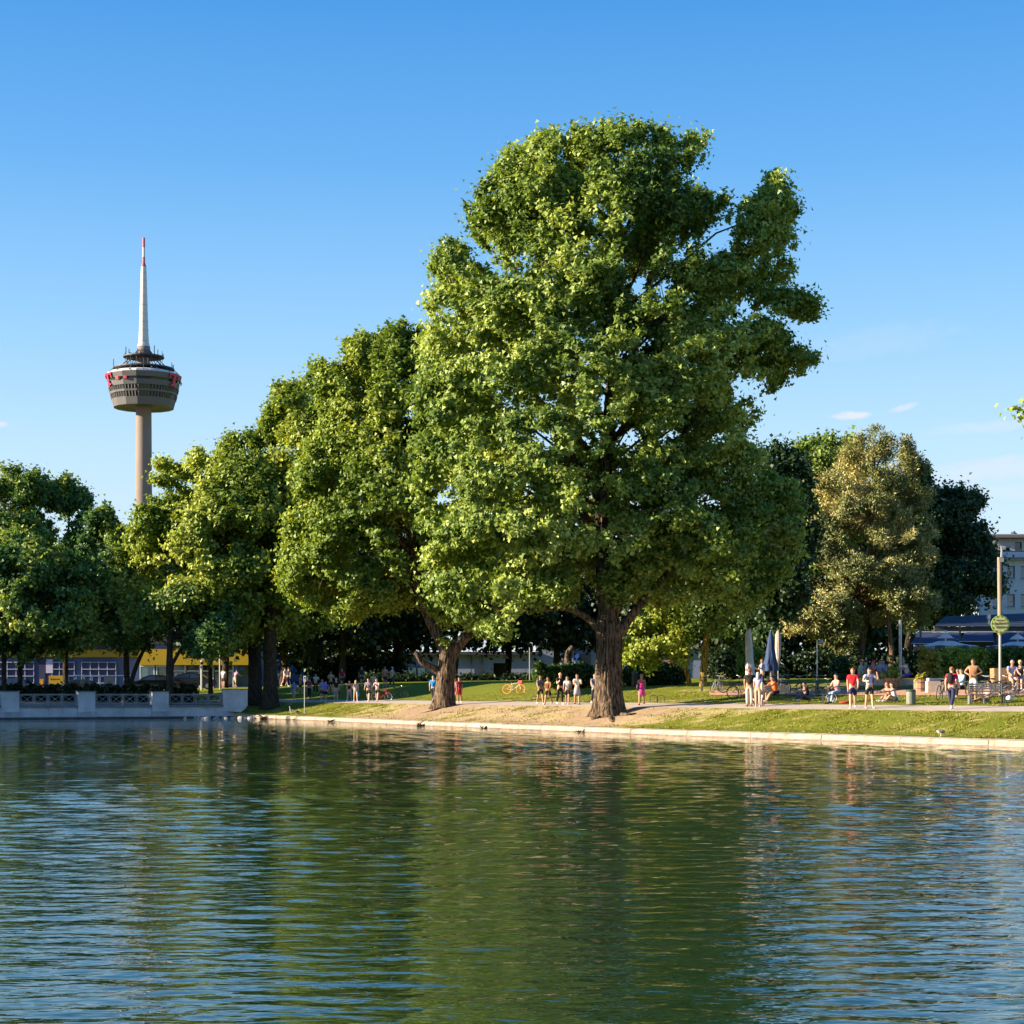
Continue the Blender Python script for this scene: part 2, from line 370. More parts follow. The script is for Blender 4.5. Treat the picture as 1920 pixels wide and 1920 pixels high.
# kerb of long concrete blocks along the right shore
KERB = mat('kerb_concrete', (.30, .245, .18), .85, .28, 2.2, .3, 18, col2=(.38, .32, .24))
kroot = empty('kerb', (0, 0, 0)); kroot['kind'] = 'structure'
WET = mat('kerb_wet_base', (.15, .10, .07), .5, .5, 2.5)
L0 = 0.0; seg = []; acc = [0.0]
for i in range(1, len(SP)): acc.append(acc[-1] + float(np.linalg.norm(SP[i] - SP[i - 1])))
acc = np.array(acc)
def onshore(L, s, z):
    x = np.interp(L, acc, SP[:, 0]); y = np.interp(L, acc, SP[:, 1]); nx = np.interp(L, acc, SN[:, 0]); ny = np.interp(L, acc, SN[:, 1])
    return Vector((x + nx * s, y + ny * s, z))
Lc = acc[IC]; L = acc[np.argmin(abs(SP[:IC, 1] - 20))] ; bi = 0
while L < Lc - 1.0:
    e = min(L + 4.55, Lc - .4); b = MB(); n = 4
    dz = random.uniform(-.012, .012); ds = random.uniform(-.012, .012)
    prof = [(ds - .02, -.25), (ds, .05), (ds + .015, .20 + dz), (ds + .05, .245 + dz), (.40, .30 + dz), (.42, -.25)]
    vs = []; k = len(prof)
    for j in range(n + 1):
        LL = L + .02 + (e - L - .04) * j / n
        for (s_, z_) in prof: vs.append(onshore(LL, s_, z_))
    fs = [(j * k + q, (j + 1) * k + q, (j + 1) * k + q + 1, j * k + q + 1) for j in range(n) for q in range(k - 1)] + [tuple(range(k))[::-1], tuple(n * k + q for q in range(k))]
    b.add(vs, fs); b.build('kerb_block', KERB, kroot)
    b = MB(); vs = []
    for j in range(n + 1):
        LL = L + (e - L) * j / n
        vs += [onshore(LL, -.05, -.2), onshore(LL, -.035 + .01 * random.random(), .045 + .03 * random.random())]
    b.add(vs, [(2 * j, 2 * j + 2, 2 * j + 3, 2 * j + 1) for j in range(n)]); b.build('wet_foot', WET, kroot)
    L = e

# ---------------------------------------------------------------- foliage
def inpoly(x, z, poly):
    c = np.zeros(len(x), bool); n = len(poly); j = n - 1
    for i in range(n):
        xi, zi = poly[i]; xj, zj = poly[j]
        c ^= ((zi > z) != (zj > z)) & (x < (xj - xi) * (z - zi) / (zj - zi + 1e-12) + xi); j = i
    return c
def edgedist(x, z, poly):
    d = np.full(len(x), 1e9); n = len(poly)
    for i in range(n):
        ax, az = poly[i]; bx, bz = poly[(i + 1) % n]; dx, dz = bx - ax, bz - az; l2 = dx * dx + dz * dz + 1e-9
        t = np.clip(((x - ax) * dx + (z - az) * dz) / l2, 0, 1); d = np.minimum(d, np.hypot(x - ax - t * dx, z - az - t * dz))
    return d
def leaves_mesh(name, C, rad, per, size, m, parent, origin, flat=.8, aspect=.8, needles=False, tint_c=None, droop=0.25, outn=None, tri=False):
    """C: clump centres; per: leaves in each; every leaf a kite of two triangles folded at its rib."""
    n = len(C) * per
    c = np.repeat(C, per, 0)
    d = rng.normal(size=(n, 3)); d /= np.linalg.norm(d, axis=1)[:, None]
    rr = np.clip(np.abs(rng.normal(0, .62, n)) + .08, 0, 1.9) if not needles else rng.random(n) ** .45
    rad = np.repeat(rad, per) if hasattr(rad, '__len__') else np.full(n, rad)
    off = d * rr[:, None] * rad[:, None]; off[:, 2] *= flat
    if outn is not None:
        o3 = np.repeat(outn, per, 0); off += o3 * (np.sum(off * o3, 1) * .55)[:, None]
    p = c + off
    if needles:
        a = d + rng.normal(size=(n, 3)) * .45
    else:
        a = rng.normal(size=(n, 3)) + d * .7; a[:, 2] -= droop
    a /= np.linalg.norm(a, axis=1)[:, None]
    r2 = rng.normal(size=(n, 3)) * .8 + np.array([0, 0, .55]); nrm = r2 + d * .9
    if outn is not None: nrm = nrm + np.repeat(outn, per, 0) * 1.1
    b = np.cross(nrm, a); b /= (np.linalg.norm(b, axis=1)[:, None] + 1e-9)
    up = np.cross(a, b)
    L = size * (.7 + .6 * rng.random(n))[:, None]; Wd = L * aspect
    v = np.empty((n, 4, 3), np.float32)
    v[:, 0] = p - a * L * .5; v[:, 1] = p + b * Wd * .5 - a * L * .08 + up * L * .10; v[:, 2] = p + a * L * .5; v[:, 3] = p - b * Wd * .5 - a * L * .08 + up * L * .10
    if tri:
        v[:, 0] = p - a * L * .5; v[:, 1] = p + b * Wd * .62 - a * L * .30 + up * L * .08; v[:, 2] = p + a * L * .55; v = v[:, [1, 2, 0]] if False else np.stack([p + b * Wd * .55 - a * L * .38, p + a * L * .58, p - b * Wd * .55 - a * L * .38 + up * L * .10], 1).astype(np.float32)
    q_ = 3 if tri else 4
    v = v - np.array(origin, np.float32)
    me = bpy.data.meshes.new(name); me.vertices.add(n * q_); me.vertices.foreach_set('co', v.reshape(-1))
    me.loops.add(n * q_); me.loops.foreach_set('vertex_index', np.arange(n * q_, dtype=np.int32))
    me.polygons.add(n); me.polygons.foreach_set('loop_start', np.arange(0, n * q_, q_, dtype=np.int32))
    me.update(calc_edges=True)
    tc_ = np.repeat(tint_c if tint_c is not None else rng.random(len(C)), per)
    t = np.clip(tc_ * .55 + rng.random(n) * .45, 0, 1).astype(np.float32)
    at_ = me.attributes.new('tint', 'FLOAT', 'FACE'); at_.data.foreach_set('value', t)
    me.materials.append(m)
    o = bpy.data.objects.new(name, me); COL.objects.link(o)
    if parent is not None: o.parent = parent
    else: o.location = origin
    return o
LEAFCOUNT = [0]
def crown_points(poly_px, d0, n, holes=(), T=1.0, carve=.5, thr=.0, seed=0, edge=.35, shell=.55, back=0.0, grow=.15):
    poly = [((px - CX) / F * d0, CAMZ + (HY - py) / F * d0) for px, py in poly_px]
    if grow:
        ar = sum(poly[i - 1][0] * poly[i][1] - poly[i][0] * poly[i - 1][1] for i in range(len(poly))); sg_ = 1 if ar > 0 else -1; np_ = []
        for i in range(len(poly)):
            a_, c_ = poly[i - 1], poly[(i + 1) % len(poly)]; tx, tz_ = c_[0] - a_[0], c_[1] - a_[1]; l_ = math.hypot(tx, tz_) + 1e-9
            np_.append((poly[i][0] + sg_ * tz_ / l_ * grow, poly[i][1] - sg_ * tx / l_ * grow))
        poly = np_
    xs = [q[0] for q in poly]; zs = [q[1] for q in poly]
    k = n * 26
    x = rng.uniform(min(xs), max(xs), k); z = rng.uniform(min(zs), max(zs), k)
    ok = inpoly(x, z, poly)
    x, z = x[ok], z[ok]
    e = edgedist(x, z, poly)
    Rm = e.max()
    rag = np.array([max(0, mnoise.noise(Vector((a * .9, b_ * .9, seed)))) + .8 * max(0, mnoise.noise(Vector((a * 2.6, b_ * 2.6, seed + 5)))) for a, b_ in zip(x, z)]) * 1.5
    ok = e > np.minimum(edge * rng.random(len(e)) + rag, Rm * .5); x, z, e = x[ok], z[ok], e[ok]
    for (hx, hy, ra, rb) in holes:
        X = (hx - CX) / F * d0; Z = CAMZ + (HY - hy) / F * d0; s = d0 / F
        ok = ((x - X) / (ra * s)) ** 2 + ((z - Z) / (rb * s)) ** 2 > 1; x, z, e = x[ok], z[ok], e[ok]
    half = T * np.sqrt(np.clip(e * (2 * Rm - e), 0, None))
    u = rng.uniform(-1, 1, len(x)); keep = (rng.random(len(x)) < (1 - shell) + shell * np.abs(u) ** 1.5) & ((u < .25) | (rng.random(len(x)) < .55))
    x, z, u, half, e = x[keep], z[keep], u[keep], half[keep], e[keep]
    y = d0 + u * half + back
    res = []
    for i in range(len(x)):
        q = Vector((x[i] * carve + seed * 7.1, y[i] * carve, z[i] * carve * 1.25))
        v = mnoise.noise(q) + .6 * mnoise.noise(q * 2.3) + .35 * mnoise.noise(q * 5.1)
        if v > thr - (.12 if e[i] < .8 else 0):
            res.append((x[i], y[i], z[i]))
            if len(res) >= n: break
    return np.array(res)
def crown(parent, base, poly, d0, nclump, per, size, m, rad=.55, **kw):
    lk = {q: kw.pop(q) for q in ('flat', 'aspect', 'needles', 'droop', 'tri') if q in kw}
    C = crown_points(poly, d0, nclump, **kw)
    r = rad * (.7 + .6 * rng.random(len(C)))
    tint = np.array([.5 + .9 * mnoise.noise(Vector(c) * .22) for c in C]) + rng.normal(0, .12, len(C))
    LEAFCOUNT[0] += len(C) * per
    ax = np.array([(CX * 0 + C[:, 0].mean()), d0 + kw.get('back', 0), np.percentile(C[:, 2], 35)])
    on = C - ax; on[:, 2] *= .7; on /= np.linalg.norm(on, axis=1)[:, None] + 1e-9; lk['outn'] = on
    return C, leaves_mesh('crown', C, r, per, size, m, parent, base, tint_c=np.clip(tint, 0, 1), **lk)
def branches(parent, base, trunk, C, m, n=30, r0=.12, name='branches', seed=1):
    rnd = random.Random(seed); b = MB(); tp = [Vector(p) for p in trunk]; zlo = np.percentile(C[:, 2], 12); hi = [p for p in tp[1:] if p.z > zlo]; tp = [tp[0]] + (hi or tp[-1:])
    for _ in range(n):
        c = Vector(C[rnd.randrange(len(C))])
        best = None
        for p in tp[1:]:
            h = math.hypot(c.x - p.x, c.y - p.y); cost = abs((c.z - p.z) - h * .6) + (8 if p.z > c.z else 0)
            if best is None or cost < best[0]: best = (cost, p)
        p = best[1]
        m1 = p.lerp(c, .35) + Vector((rnd.uniform(-.4, .4), rnd.uniform(-.4, .4), .4)); m2 = p.lerp(c, .7) + Vector((rnd.uniform(-.4, .4), rnd.uniform(-.4, .4), .5))
        r = r0 * (.5 + .5 * rnd.random()) * min(1, (c - p).length / 5)
        b.tube([p, m1, m2, c], [r, r * .75, r * .5, r * .2], 6)
        for q in range(3):
            c2 = Vector(C[rnd.randrange(len(C))])
            if (c2 - m2).length < 4.5: b.tube([m2, m2.lerp(c2, .5) + Vector((0, 0, .2)), c2], [r * .4, r * .28, r * .12], 5)
    if b.v:
        o = b.build(name, m, parent, True, base); o['kind'] = 'stuff'; return o
def smooth_path(ps, rs, sub=4):
    P_ = [Vector(p) for p in ps]; out = []; ro = []
    for i in range(len(P_) - 1):
        p0 = P_[max(i - 1, 0)]; p1 = P_[i]; p2 = P_[i + 1]; p3 = P_[min(i + 2, len(P_) - 1)]
        for j in range(sub):
            t = j / sub; t2 = t * t; t3 = t2 * t
            out.append(.5 * ((2 * p1) + (p2 - p0) * t + (2 * p0 - 5 * p1 + 4 * p2 - p3) * t2 + (3 * p1 - p0 - 3 * p2 + p3) * t3)); ro.append(rs[i] + (rs[i + 1] - rs[i]) * t)
    out.append(P_[-1]); ro.append(rs[-1]); return out, ro
def bark_trunk(parent, base, ps, rs, m, n=56, ridge=.05, flare=1.5, name='trunk', sub=10):
    pt, rd = smooth_path(ps, rs, sub); b = MB(); b.tube(pt, rd, n, cap=True)
    vs = []
    k = len(pt)
    for i in range(k):
        c = pt[i]; h = c.z - base[2]
        for j in range(n):
            v = Vector(b.v[i * n + j]); q = 2 * math.pi * j / n; dr = (v - c); r = dr.length; dd = dr.normalized() if r > 1e-6 else dr
            rid = mnoise.noise(Vector((math.cos(q) * 5.0 * r / .6 + 3, math.sin(q) * 5.0 * r / .6, h * .55)))
            rid2 = mnoise.noise(Vector((math.cos(q) * 12, math.sin(q) * 12, h * 1.6)))
            a = ridge * (1.6 * (abs(rid) ** .6 - .5) + .6 * rid2) * min(1.0, r / .25)
            if flare and h < 1.6:
                lobes = .5 + .5 * math.cos(q * 5 + 1.3 + 1.2 * math.sin(q * 2))
                a += (max(0, 1.6 - h) / 1.6) ** 2.6 * r * (.35 + .75 * lobes) * (flare - 1)
            vs.append(v + dd * a)
    b.v = [tuple(v) for v in vs]
    return b.build(name, m, parent, True, base)
def vlimb(parent, base, ps, rs, m, name='limb', n=14, ridge=.015):
    pt, rd = smooth_path(ps, rs, 5); b = MB(); b.tube(pt, rd, n)
    return b.build(name, m, parent, True, base)

def bark_mat(name, dark, light, sc=1.0):
    m = bpy.data.materials.new(name); m.use_nodes = True; nt = m.node_tree; N = nt.nodes; L = nt.links; p = N['Principled BSDF']; p.inputs['Roughness'].default_value = .92
    p.inputs['Specular IOR Level'].default_value = .2
    t = N.new('ShaderNodeTexCoord'); mp = N.new('ShaderNodeMapping'); mp.inputs['Scale'].default_value = (9 * sc, 9 * sc, 1.6 * sc); L.new(t.outputs['Object'], mp.inputs[0])
    n = N.new('ShaderNodeTexNoise'); n.inputs['Scale'].default_value = 1; n.inputs['Detail'].default_value = 7; n.inputs['Roughness'].default_value = .7; n.inputs['Distortion'].default_value = .6; L.new(mp.outputs[0], n.inputs['Vector'])
    r = N.new('ShaderNodeValToRGB'); r.color_ramp.elements[0].position = .42; r.color_ramp.elements[1].position = .57
    r.color_ramp.elements[0].color = (*dark, 1); r.color_ramp.elements[1].color = (*light, 1); L.new(n.outputs[0], r.inputs[0]); L.new(r.outputs[0], p.inputs['Base Color'])
    b = N.new('ShaderNodeBump'); b.inputs['Strength'].default_value = .9; b.inputs['Distance'].default_value = .12; L.new(n.outputs[0], b.inputs['Height']); L.new(b.outputs[0], p.inputs['Normal'])
    return m
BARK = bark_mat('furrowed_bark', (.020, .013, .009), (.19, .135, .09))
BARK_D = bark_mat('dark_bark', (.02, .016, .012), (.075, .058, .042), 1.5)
BARK_P = bark_mat('pine_bark', (.06, .035, .022), (.26, .155, .095), 1.5)
BARK_Y = bark_mat('yellow_lit_bark', (.07, .05, .02), (.42, .28, .06), 1.5)  # yellow sunlight on the young trunks is put into this bark colour
LF_A = leaf_mat('poplar_leaf', (.035, .08, .014), (.18, .27, .045), (.52, .60, .16))
LF_B = leaf_mat('plane_leaf', (.045, .10, .012), (.19, .275, .032), (.46, .50, .10))
LF_C = leaf_mat('yellow_green_leaf', (.045, .10, .012), (.20, .28, .032), (.46, .50, .09))
LF_E = leaf_mat('linden_leaf', (.015, .06, .030), (.09, .19, .045), (.46, .48, .08))
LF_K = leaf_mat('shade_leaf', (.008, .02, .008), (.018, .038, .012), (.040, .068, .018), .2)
LF_P = leaf_mat('pine_needles', (.035, .055, .016), (.22, .24, .07), (.76, .64, .26), .15, .05, (1.1, 1.0, .7))
LF_G = leaf_mat('dark_leaf', (.018, .045, .022), (.04, .085, .034), (.10, .16, .05), .25)
LF_Y = leaf_mat('yellow_bush_leaf', (.14, .15, .02), (.30, .28, .05), (.48, .42, .09), .35)
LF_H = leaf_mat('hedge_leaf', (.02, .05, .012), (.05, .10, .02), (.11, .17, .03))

# ---- main tree
def tree(name, base, label, group, bark, trunk_px, d, leafm, poly, d0, nc, per, size, limbs=(), nb=30, rad=.55, flare=1.5, ridge=.05, n=24, cat='tree', br=.12, tsub=6, **kw):
    t = empty(name, base, label, cat, group)
    tp = [P(px, py, d + (dd if len(q) else 0)) for (px, py, w, *q) in trunk_px for dd in [q[0] if q else 0]]
    tp[0].z = base.z - .15; tp[0].x = base.x; tp[0].y = base.y
    rs = [q[2] * d / F / 2 for q in trunk_px]
    bark_trunk(t, base, tp, rs, bark, n, ridge, flare, sub=tsub)
    for lp in limbs:
        ps = [P(q[0], q[1], d + (q[3] if len(q) > 3 else 0)) for q in lp]; vlimb(t, base, ps, [q[2] * d / F / 2 for q in lp], bark)
    C, o = crown(t, base, poly, d0, nc, per, size, leafm, rad, **kw)
    pt, _ = smooth_path(tp, rs, 3)
    branches(t, base, pt, C, bark, nb, br, seed=len(poly))
    return t, C
dA = TREE_A.y
POLY_A = [(805, 470), (818, 456), (860, 465), (885, 482), (905, 498), (930, 480), (905, 455), (885, 440), (873, 395), (890, 350), (887, 312), (920, 293), (950, 300), (985, 264), (1030, 260), (1060, 256), (1105, 250), (1150, 238), (1190, 247), (1240, 258), (1250, 275), (1290, 268), (1318, 264), (1332, 300), (1345, 340), (1350, 378), (1375, 392), (1400, 385), (1405, 360), (1435, 336), (1465, 352), (1496, 373), (1488, 410), (1475, 440), (1490, 490), (1478, 545), (1520, 555), (1540, 605), (1515, 650), (1520, 690), (1480, 695), (1450, 740), (1445, 810), (1418, 795), (1425, 850), (1470, 890), (1500, 970), (1495, 1050), (1450, 1105), (1390, 1145), (1345, 1195), (1318, 1188), (1290, 1150), (1220, 1125), (1170, 1135), (1105, 1118), (1060, 1140), (1030, 1170), (985, 1190), (950, 1212), (900, 1185), (860, 1165), (800, 1110), (790, 1000), (760, 850), (795, 700), (800, 640), (790, 590), (812, 560)]
tree('poplar_tree', TREE_A, 'huge tall broad poplar with thick furrowed trunk at the water edge, tallest tree of all', None, BARK,
     [(1141, 1345, 52), (1141, 1290, 50), (1142, 1230, 49), (1142, 1180, 47), (1138, 1130, 34), (1130, 1040, 30), (1132, 920, 26), (1142, 790, 22), (1150, 650, 16), (1158, 480, 9), (1155, 330, 4)], dA, LF_A, POLY_A, dA + .5, 8000, 60, .195,
     limbs=[[(1128, 1185, 16), (1100, 1158, 13), (1060, 1140, 11), (1000, 1143, 9), (925, 1138, 6, -1), (860, 1100, 4, -2)],
            [(1152, 1200, 22), (1180, 1160, 17), (1212, 1120, 14), (1250, 1075, 10, 1), (1310, 1000, 7, 2), (1380, 930, 4, 3)],
            [(1148, 1150, 26), (1175, 1080, 22), (1215, 1000, 18, 1), (1240, 900, 14, 1), (1290, 800, 10, 1), (1360, 720, 7, 1), (1440, 640, 4, 1)],
            [(1145, 800, 15), (1190, 660, 11), (1215, 550, 9), (1222, 470, 7), (1245, 380, 4)],
            [(1140, 820, 15), (1085, 680, 11), (1045, 570, 8), (1020, 480, 5), (980, 380, 3)],
            [(1143, 780, 13), (1235, 660, 9), (1290, 590, 7), (1370, 510, 5), (1440, 420, 3)],
            [(1130, 950, 13), (1040, 800, 10), (960, 680, 7), (880, 580, 4), (845, 520, 2)]],
     nb=90, rad=.40, flare=1.5, ridge=.10, n=96, br=.11, tsub=12, holes=[(1305, 475, 58, 36), (1355, 435, 34, 26), (919, 503, 28, 20), (1384, 617, 28, 19), (1248, 507, 20, 16), (1012, 608, 17, 13), (1418, 700, 28, 16), (1060, 590, 15, 12), (1425, 760, 18, 30), (1130, 770, 20, 34), (1345, 640, 18, 12), (1290, 720, 16, 12)], T=.85, carve=.36, thr=.16, seed=1, tri=True, aspect=.95, grow=.1)
# ---- leaning tree beside it
dB = TREE_B.y
POLY_B = [(575, 720), (590, 680), (640, 680), (650, 636), (690, 630), (705, 640), (722, 600), (745, 588), (780, 615), (830, 640), (900, 700), (960, 850), (970, 1000), (950, 1110), (910, 1195), (880, 1205), (850, 1172), (812, 1168), (785, 1130), (745, 1148), (700, 1140), (655, 1172), (610, 1155), (560, 1138), (525, 1100), (540, 980), (560, 880), (605, 800)]
tb, CB = tree('plane_tree', TREE_B, 'second largest tree with leaning forked trunk and sawn off low branch stub', None, BARK,
     [(832, 1322, 38), (834, 1290, 35), (838, 1250, 34), (838, 1222, 31), (820, 1190, 19), (798, 1150, 15), (780, 1100, 14), (770, 1000, 11), (750, 880, 8), (740, 740, 5)], dB, LF_B, POLY_B, dB + 1, 5000, 52, .215,
     limbs=[[(842, 1235, 28), (862, 1205, 22), (890, 1182, 17), (925, 1165, 12, 1), (960, 1100, 8, 2)],
            [(822, 1258, 17), (808, 1250, 12, -.2), (792, 1242, 11, -.4), (783, 1228, 9.5, -.5), (777, 1224, 8, -.5)],
            [(785, 1115, 9), (760, 1095, 6), (730, 1085, 4), (690, 1060, 3)],
            [(775, 1050, 9), (720, 950, 7), (660, 850, 5), (640, 740, 3)]],
     nb=45, rad=.42, flare=1.4, ridge=.08, n=72, tsub=10, T=.78, carve=.42, thr=.06, seed=2, tri=True, aspect=.95, grow=.1)
# tuft of leaves in the fork and a snaking surface root
cc = np.array([P(838 + random.uniform(-7, 7), 1205 + random.uniform(-6, 6), dB - .7) for _ in range(9)]); leaves_mesh('foliage', cc, .34, 30, .16, LF_B, tb, TREE_B)
b = MB(); rp = []
for i, (px, s_) in enumerate([(826, 3.9), (815, 3.4), (800, 2.9), (788, 2.6), (778, 2.3)]):
    q = at(px, s_); q.z += .03 - .02 * i; rp.append(q)
rp, rr_ = smooth_path(rp, [.12, .09, .07, .05, .02], 5); b.tube(rp, rr_, 8); b.build('root', BARK, tb, True, TREE_B)
tA = bpy.data.objects['poplar_tree']
for pl in ([(1128, 2.9), (1120, 2.4), (1108, 2.0), (1098, 1.7)], [(1145, 2.6), (1146, 2.1), (1150, 1.8)], [(1165, 3.2), (1178, 3.3), (1192, 3.7)]):
    b = MB(); rp = []
    for i, (px, s_) in enumerate(pl): q = at(px, s_); q.z += .05 - .03 * i; rp.append(q)
    rp, rr_ = smooth_path(rp, [.13, .09, .06, .02][:len(rp)], 4); b.tube(rp, rr_, 8); b.build('root', BARK, tA, True, TREE_A)

# ---- left twin-trunk tree
baseC = ad(478, 143)
POLY_C = [(248, 990), (268, 955), (288, 905), (296, 868), (312, 860), (332, 872), (352, 882), (375, 840), (400, 852), (440, 822), (488, 815), (500, 770), (515, 725), (560, 722), (590, 740), (640, 790), (665, 880), (665, 1000), (640, 1090), (600, 1150), (545, 1180), (500, 1185), (450, 1205), (410, 1190), (350, 1185), (300, 1170), (265, 1060), (243, 1010)]
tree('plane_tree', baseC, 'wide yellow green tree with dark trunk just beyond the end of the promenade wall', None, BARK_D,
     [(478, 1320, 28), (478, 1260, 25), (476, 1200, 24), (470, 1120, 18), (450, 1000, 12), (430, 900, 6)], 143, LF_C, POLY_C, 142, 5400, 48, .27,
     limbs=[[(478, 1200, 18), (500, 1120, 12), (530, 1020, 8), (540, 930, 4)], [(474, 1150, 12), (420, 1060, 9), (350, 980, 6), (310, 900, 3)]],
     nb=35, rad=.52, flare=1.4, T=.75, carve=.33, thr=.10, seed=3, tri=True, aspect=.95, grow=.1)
base = ad(507, 141)
tree('plane_tree', base, 'darker trunk standing close beside the wide yellow green tree, crown filling in low behind it', None, BARK_D,
     [(508, 1318, 30), (507, 1260, 26), (506, 1200, 24), (512, 1120, 18), (530, 1000, 9)], 141, LF_C, [(440, 1140), (470, 1050), (540, 1010), (610, 1030), (650, 1100), (640, 1165), (590, 1190), (540, 1200), (480, 1190)], 146, 420, 46, .30,
     nb=14, rad=.7, flare=1.4, T=.8, seed=4)
# ---- shaded lindens behind the promenade wall
EL = [
 ([(-60, 905), (-20, 892), (10, 880), (45, 872), (75, 885), (90, 915), (96, 980), (92, 1100), (80, 1200), (40, 1222), (-60, 1216)], 148, [(38, 1290, 10), (38, 1220, 9), (40, 1100, 7), (40, 950, 3)], 900, 'broad linden whose sunlit top is the highest at the far left'),
 ([(85, 912), (105, 905), (130, 893), (165, 925), (173, 945), (160, 980), (185, 1050), (165, 1190), (125, 1228), (95, 1222), (80, 1170), (76, 1000)], 152, [(123, 1290, 11), (123, 1220, 10), (124, 1100, 7), (130, 960, 3)], 600, 'linden with small round sunlit crown top beside the highest left one'),
 ([(150, 1010), (170, 962), (205, 955), (225, 990), (250, 1010), (290, 1080), (310, 1180), (275, 1222), (245, 1216), (205, 1212), (185, 1180), (168, 1100)], 143, [(240, 1300, 12), (237, 1250, 11), (236, 1180, 9), (225, 1060, 4)], 640, 'linden with trunk forked in a V just above the railing'),
 ([(-50, 1010), (30, 1000), (95, 1020), (160, 1062), (195, 1130), (190, 1200), (150, 1226), (90, 1236), (20, 1232), (-50, 1234)], 139, [(8, 1300, 10), (8, 1230, 9), (14, 1150, 7), (30, 1060, 3)], 720, 'low dark linden filling the shade at the left end of the railing'),
 ([(285, 1110), (330, 1085), (420, 1105), (452, 1175), (425, 1225), (395, 1238), (370, 1232), (340, 1212), (300, 1200)], 138.5, [(318, 1300, 14), (318, 1240, 13), (320, 1180, 10), (330, 1120, 5)], 300, 'dark linden rising beside the third wall pillar'),
 ([(340, 1120), (400, 1090), (470, 1120), (480, 1180), (440, 1215), (390, 1212), (350, 1190)], 150, [(395, 1290, 9), (395, 1230, 8), (400, 1150, 5)], 200, 'slender linden trunk between the shop windows and the end of the wall'),
]
for i, (poly, d, tk, nc, lab) in enumerate(EL):
    base = ad(tk[0][0], d)
    lm = [[(tk[1][0] + 2, 1250, 8), (tk[1][0] + 22, 1215, 6), (tk[1][0] + 45, 1170, 4)]] if i in (0, 4) else ([[(243, 1290, 9), (255, 1250, 8), (272, 1210, 6), (285, 1150, 3)]] if i == 2 else [])
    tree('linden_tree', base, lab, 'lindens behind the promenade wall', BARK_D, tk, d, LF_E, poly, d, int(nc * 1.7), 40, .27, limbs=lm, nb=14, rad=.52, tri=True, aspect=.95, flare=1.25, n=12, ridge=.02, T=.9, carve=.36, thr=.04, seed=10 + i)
# ---- dense shady trees closing the view under the big crowns
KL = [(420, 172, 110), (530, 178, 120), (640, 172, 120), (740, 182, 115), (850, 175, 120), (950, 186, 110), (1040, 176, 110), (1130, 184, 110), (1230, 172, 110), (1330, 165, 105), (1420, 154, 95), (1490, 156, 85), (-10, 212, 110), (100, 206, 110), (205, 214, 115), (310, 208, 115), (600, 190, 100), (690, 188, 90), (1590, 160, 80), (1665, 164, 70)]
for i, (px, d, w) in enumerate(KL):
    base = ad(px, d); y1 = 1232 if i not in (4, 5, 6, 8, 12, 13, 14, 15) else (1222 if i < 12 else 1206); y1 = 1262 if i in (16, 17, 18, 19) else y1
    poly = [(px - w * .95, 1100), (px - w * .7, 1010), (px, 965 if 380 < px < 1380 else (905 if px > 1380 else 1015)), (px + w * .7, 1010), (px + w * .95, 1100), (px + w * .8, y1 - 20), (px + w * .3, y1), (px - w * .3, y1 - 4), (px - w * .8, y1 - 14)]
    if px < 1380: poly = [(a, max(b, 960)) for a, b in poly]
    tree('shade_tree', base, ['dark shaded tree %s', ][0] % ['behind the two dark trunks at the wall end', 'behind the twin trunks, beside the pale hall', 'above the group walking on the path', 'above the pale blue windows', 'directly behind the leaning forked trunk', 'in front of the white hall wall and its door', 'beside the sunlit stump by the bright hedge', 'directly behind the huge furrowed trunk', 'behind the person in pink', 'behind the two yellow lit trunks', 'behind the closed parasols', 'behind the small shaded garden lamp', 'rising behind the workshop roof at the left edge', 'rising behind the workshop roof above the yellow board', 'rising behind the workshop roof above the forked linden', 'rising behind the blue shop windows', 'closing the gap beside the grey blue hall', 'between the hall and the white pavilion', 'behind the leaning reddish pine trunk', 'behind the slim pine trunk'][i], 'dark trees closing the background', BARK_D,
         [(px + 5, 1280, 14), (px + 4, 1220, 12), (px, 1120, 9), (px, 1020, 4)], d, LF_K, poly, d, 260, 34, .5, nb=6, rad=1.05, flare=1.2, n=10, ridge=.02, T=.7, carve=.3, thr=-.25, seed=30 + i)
# ---- group at the right
base = ad(1452, 108)
tree('broadleaf_tree', base, 'dark green tree standing between the huge poplar and the brown pine', None, BARK_D, [(1452, 1285, 14), (1450, 1230, 12), (1455, 1100, 9), (1460, 920, 4)], 108, LF_G,
     [(1395, 905), (1410, 850), (1445, 832), (1475, 850), (1510, 870), (1530, 930), (1528, 1050), (1505, 1140), (1450, 1200), (1400, 1190), (1375, 1120), (1380, 1000)], 108, 620, 46, .26, nb=14, n=12, ridge=.02, T=.9, seed=50)
base = ad(1535, 146)
tree('broadleaf_tree', base, 'green round tree top rising behind the brown pine', None, BARK_D, [(1560, 1275, 14), (1555, 1100, 10), (1535, 900, 4)], 146, LF_A,
     [(1470, 880), (1480, 850), (1510, 822), (1560, 818), (1600, 815), (1640, 850), (1640, 1000), (1560, 1080), (1500, 1070), (1478, 970)], 146, 560, 46, .28, nb=14, n=12, ridge=.02, T=.9, seed=51)
baseP = ad(1604, 133)
POLY_P = [(1556, 885), (1590, 835), (1620, 822), (1640, 803), (1665, 812), (1690, 822), (1705, 850), (1728, 872), (1735, 950), (1742, 1000), (1738, 1080), (1745, 1140), (1720, 1180), (1690, 1150), (1650, 1165), (1606, 1172), (1599, 1225), (1582, 1232), (1562, 1200), (1510, 1185), (1462, 1178), (1468, 1145), (1495, 1110), (1488, 1065), (1510, 1020), (1520, 960), (1530, 900)]
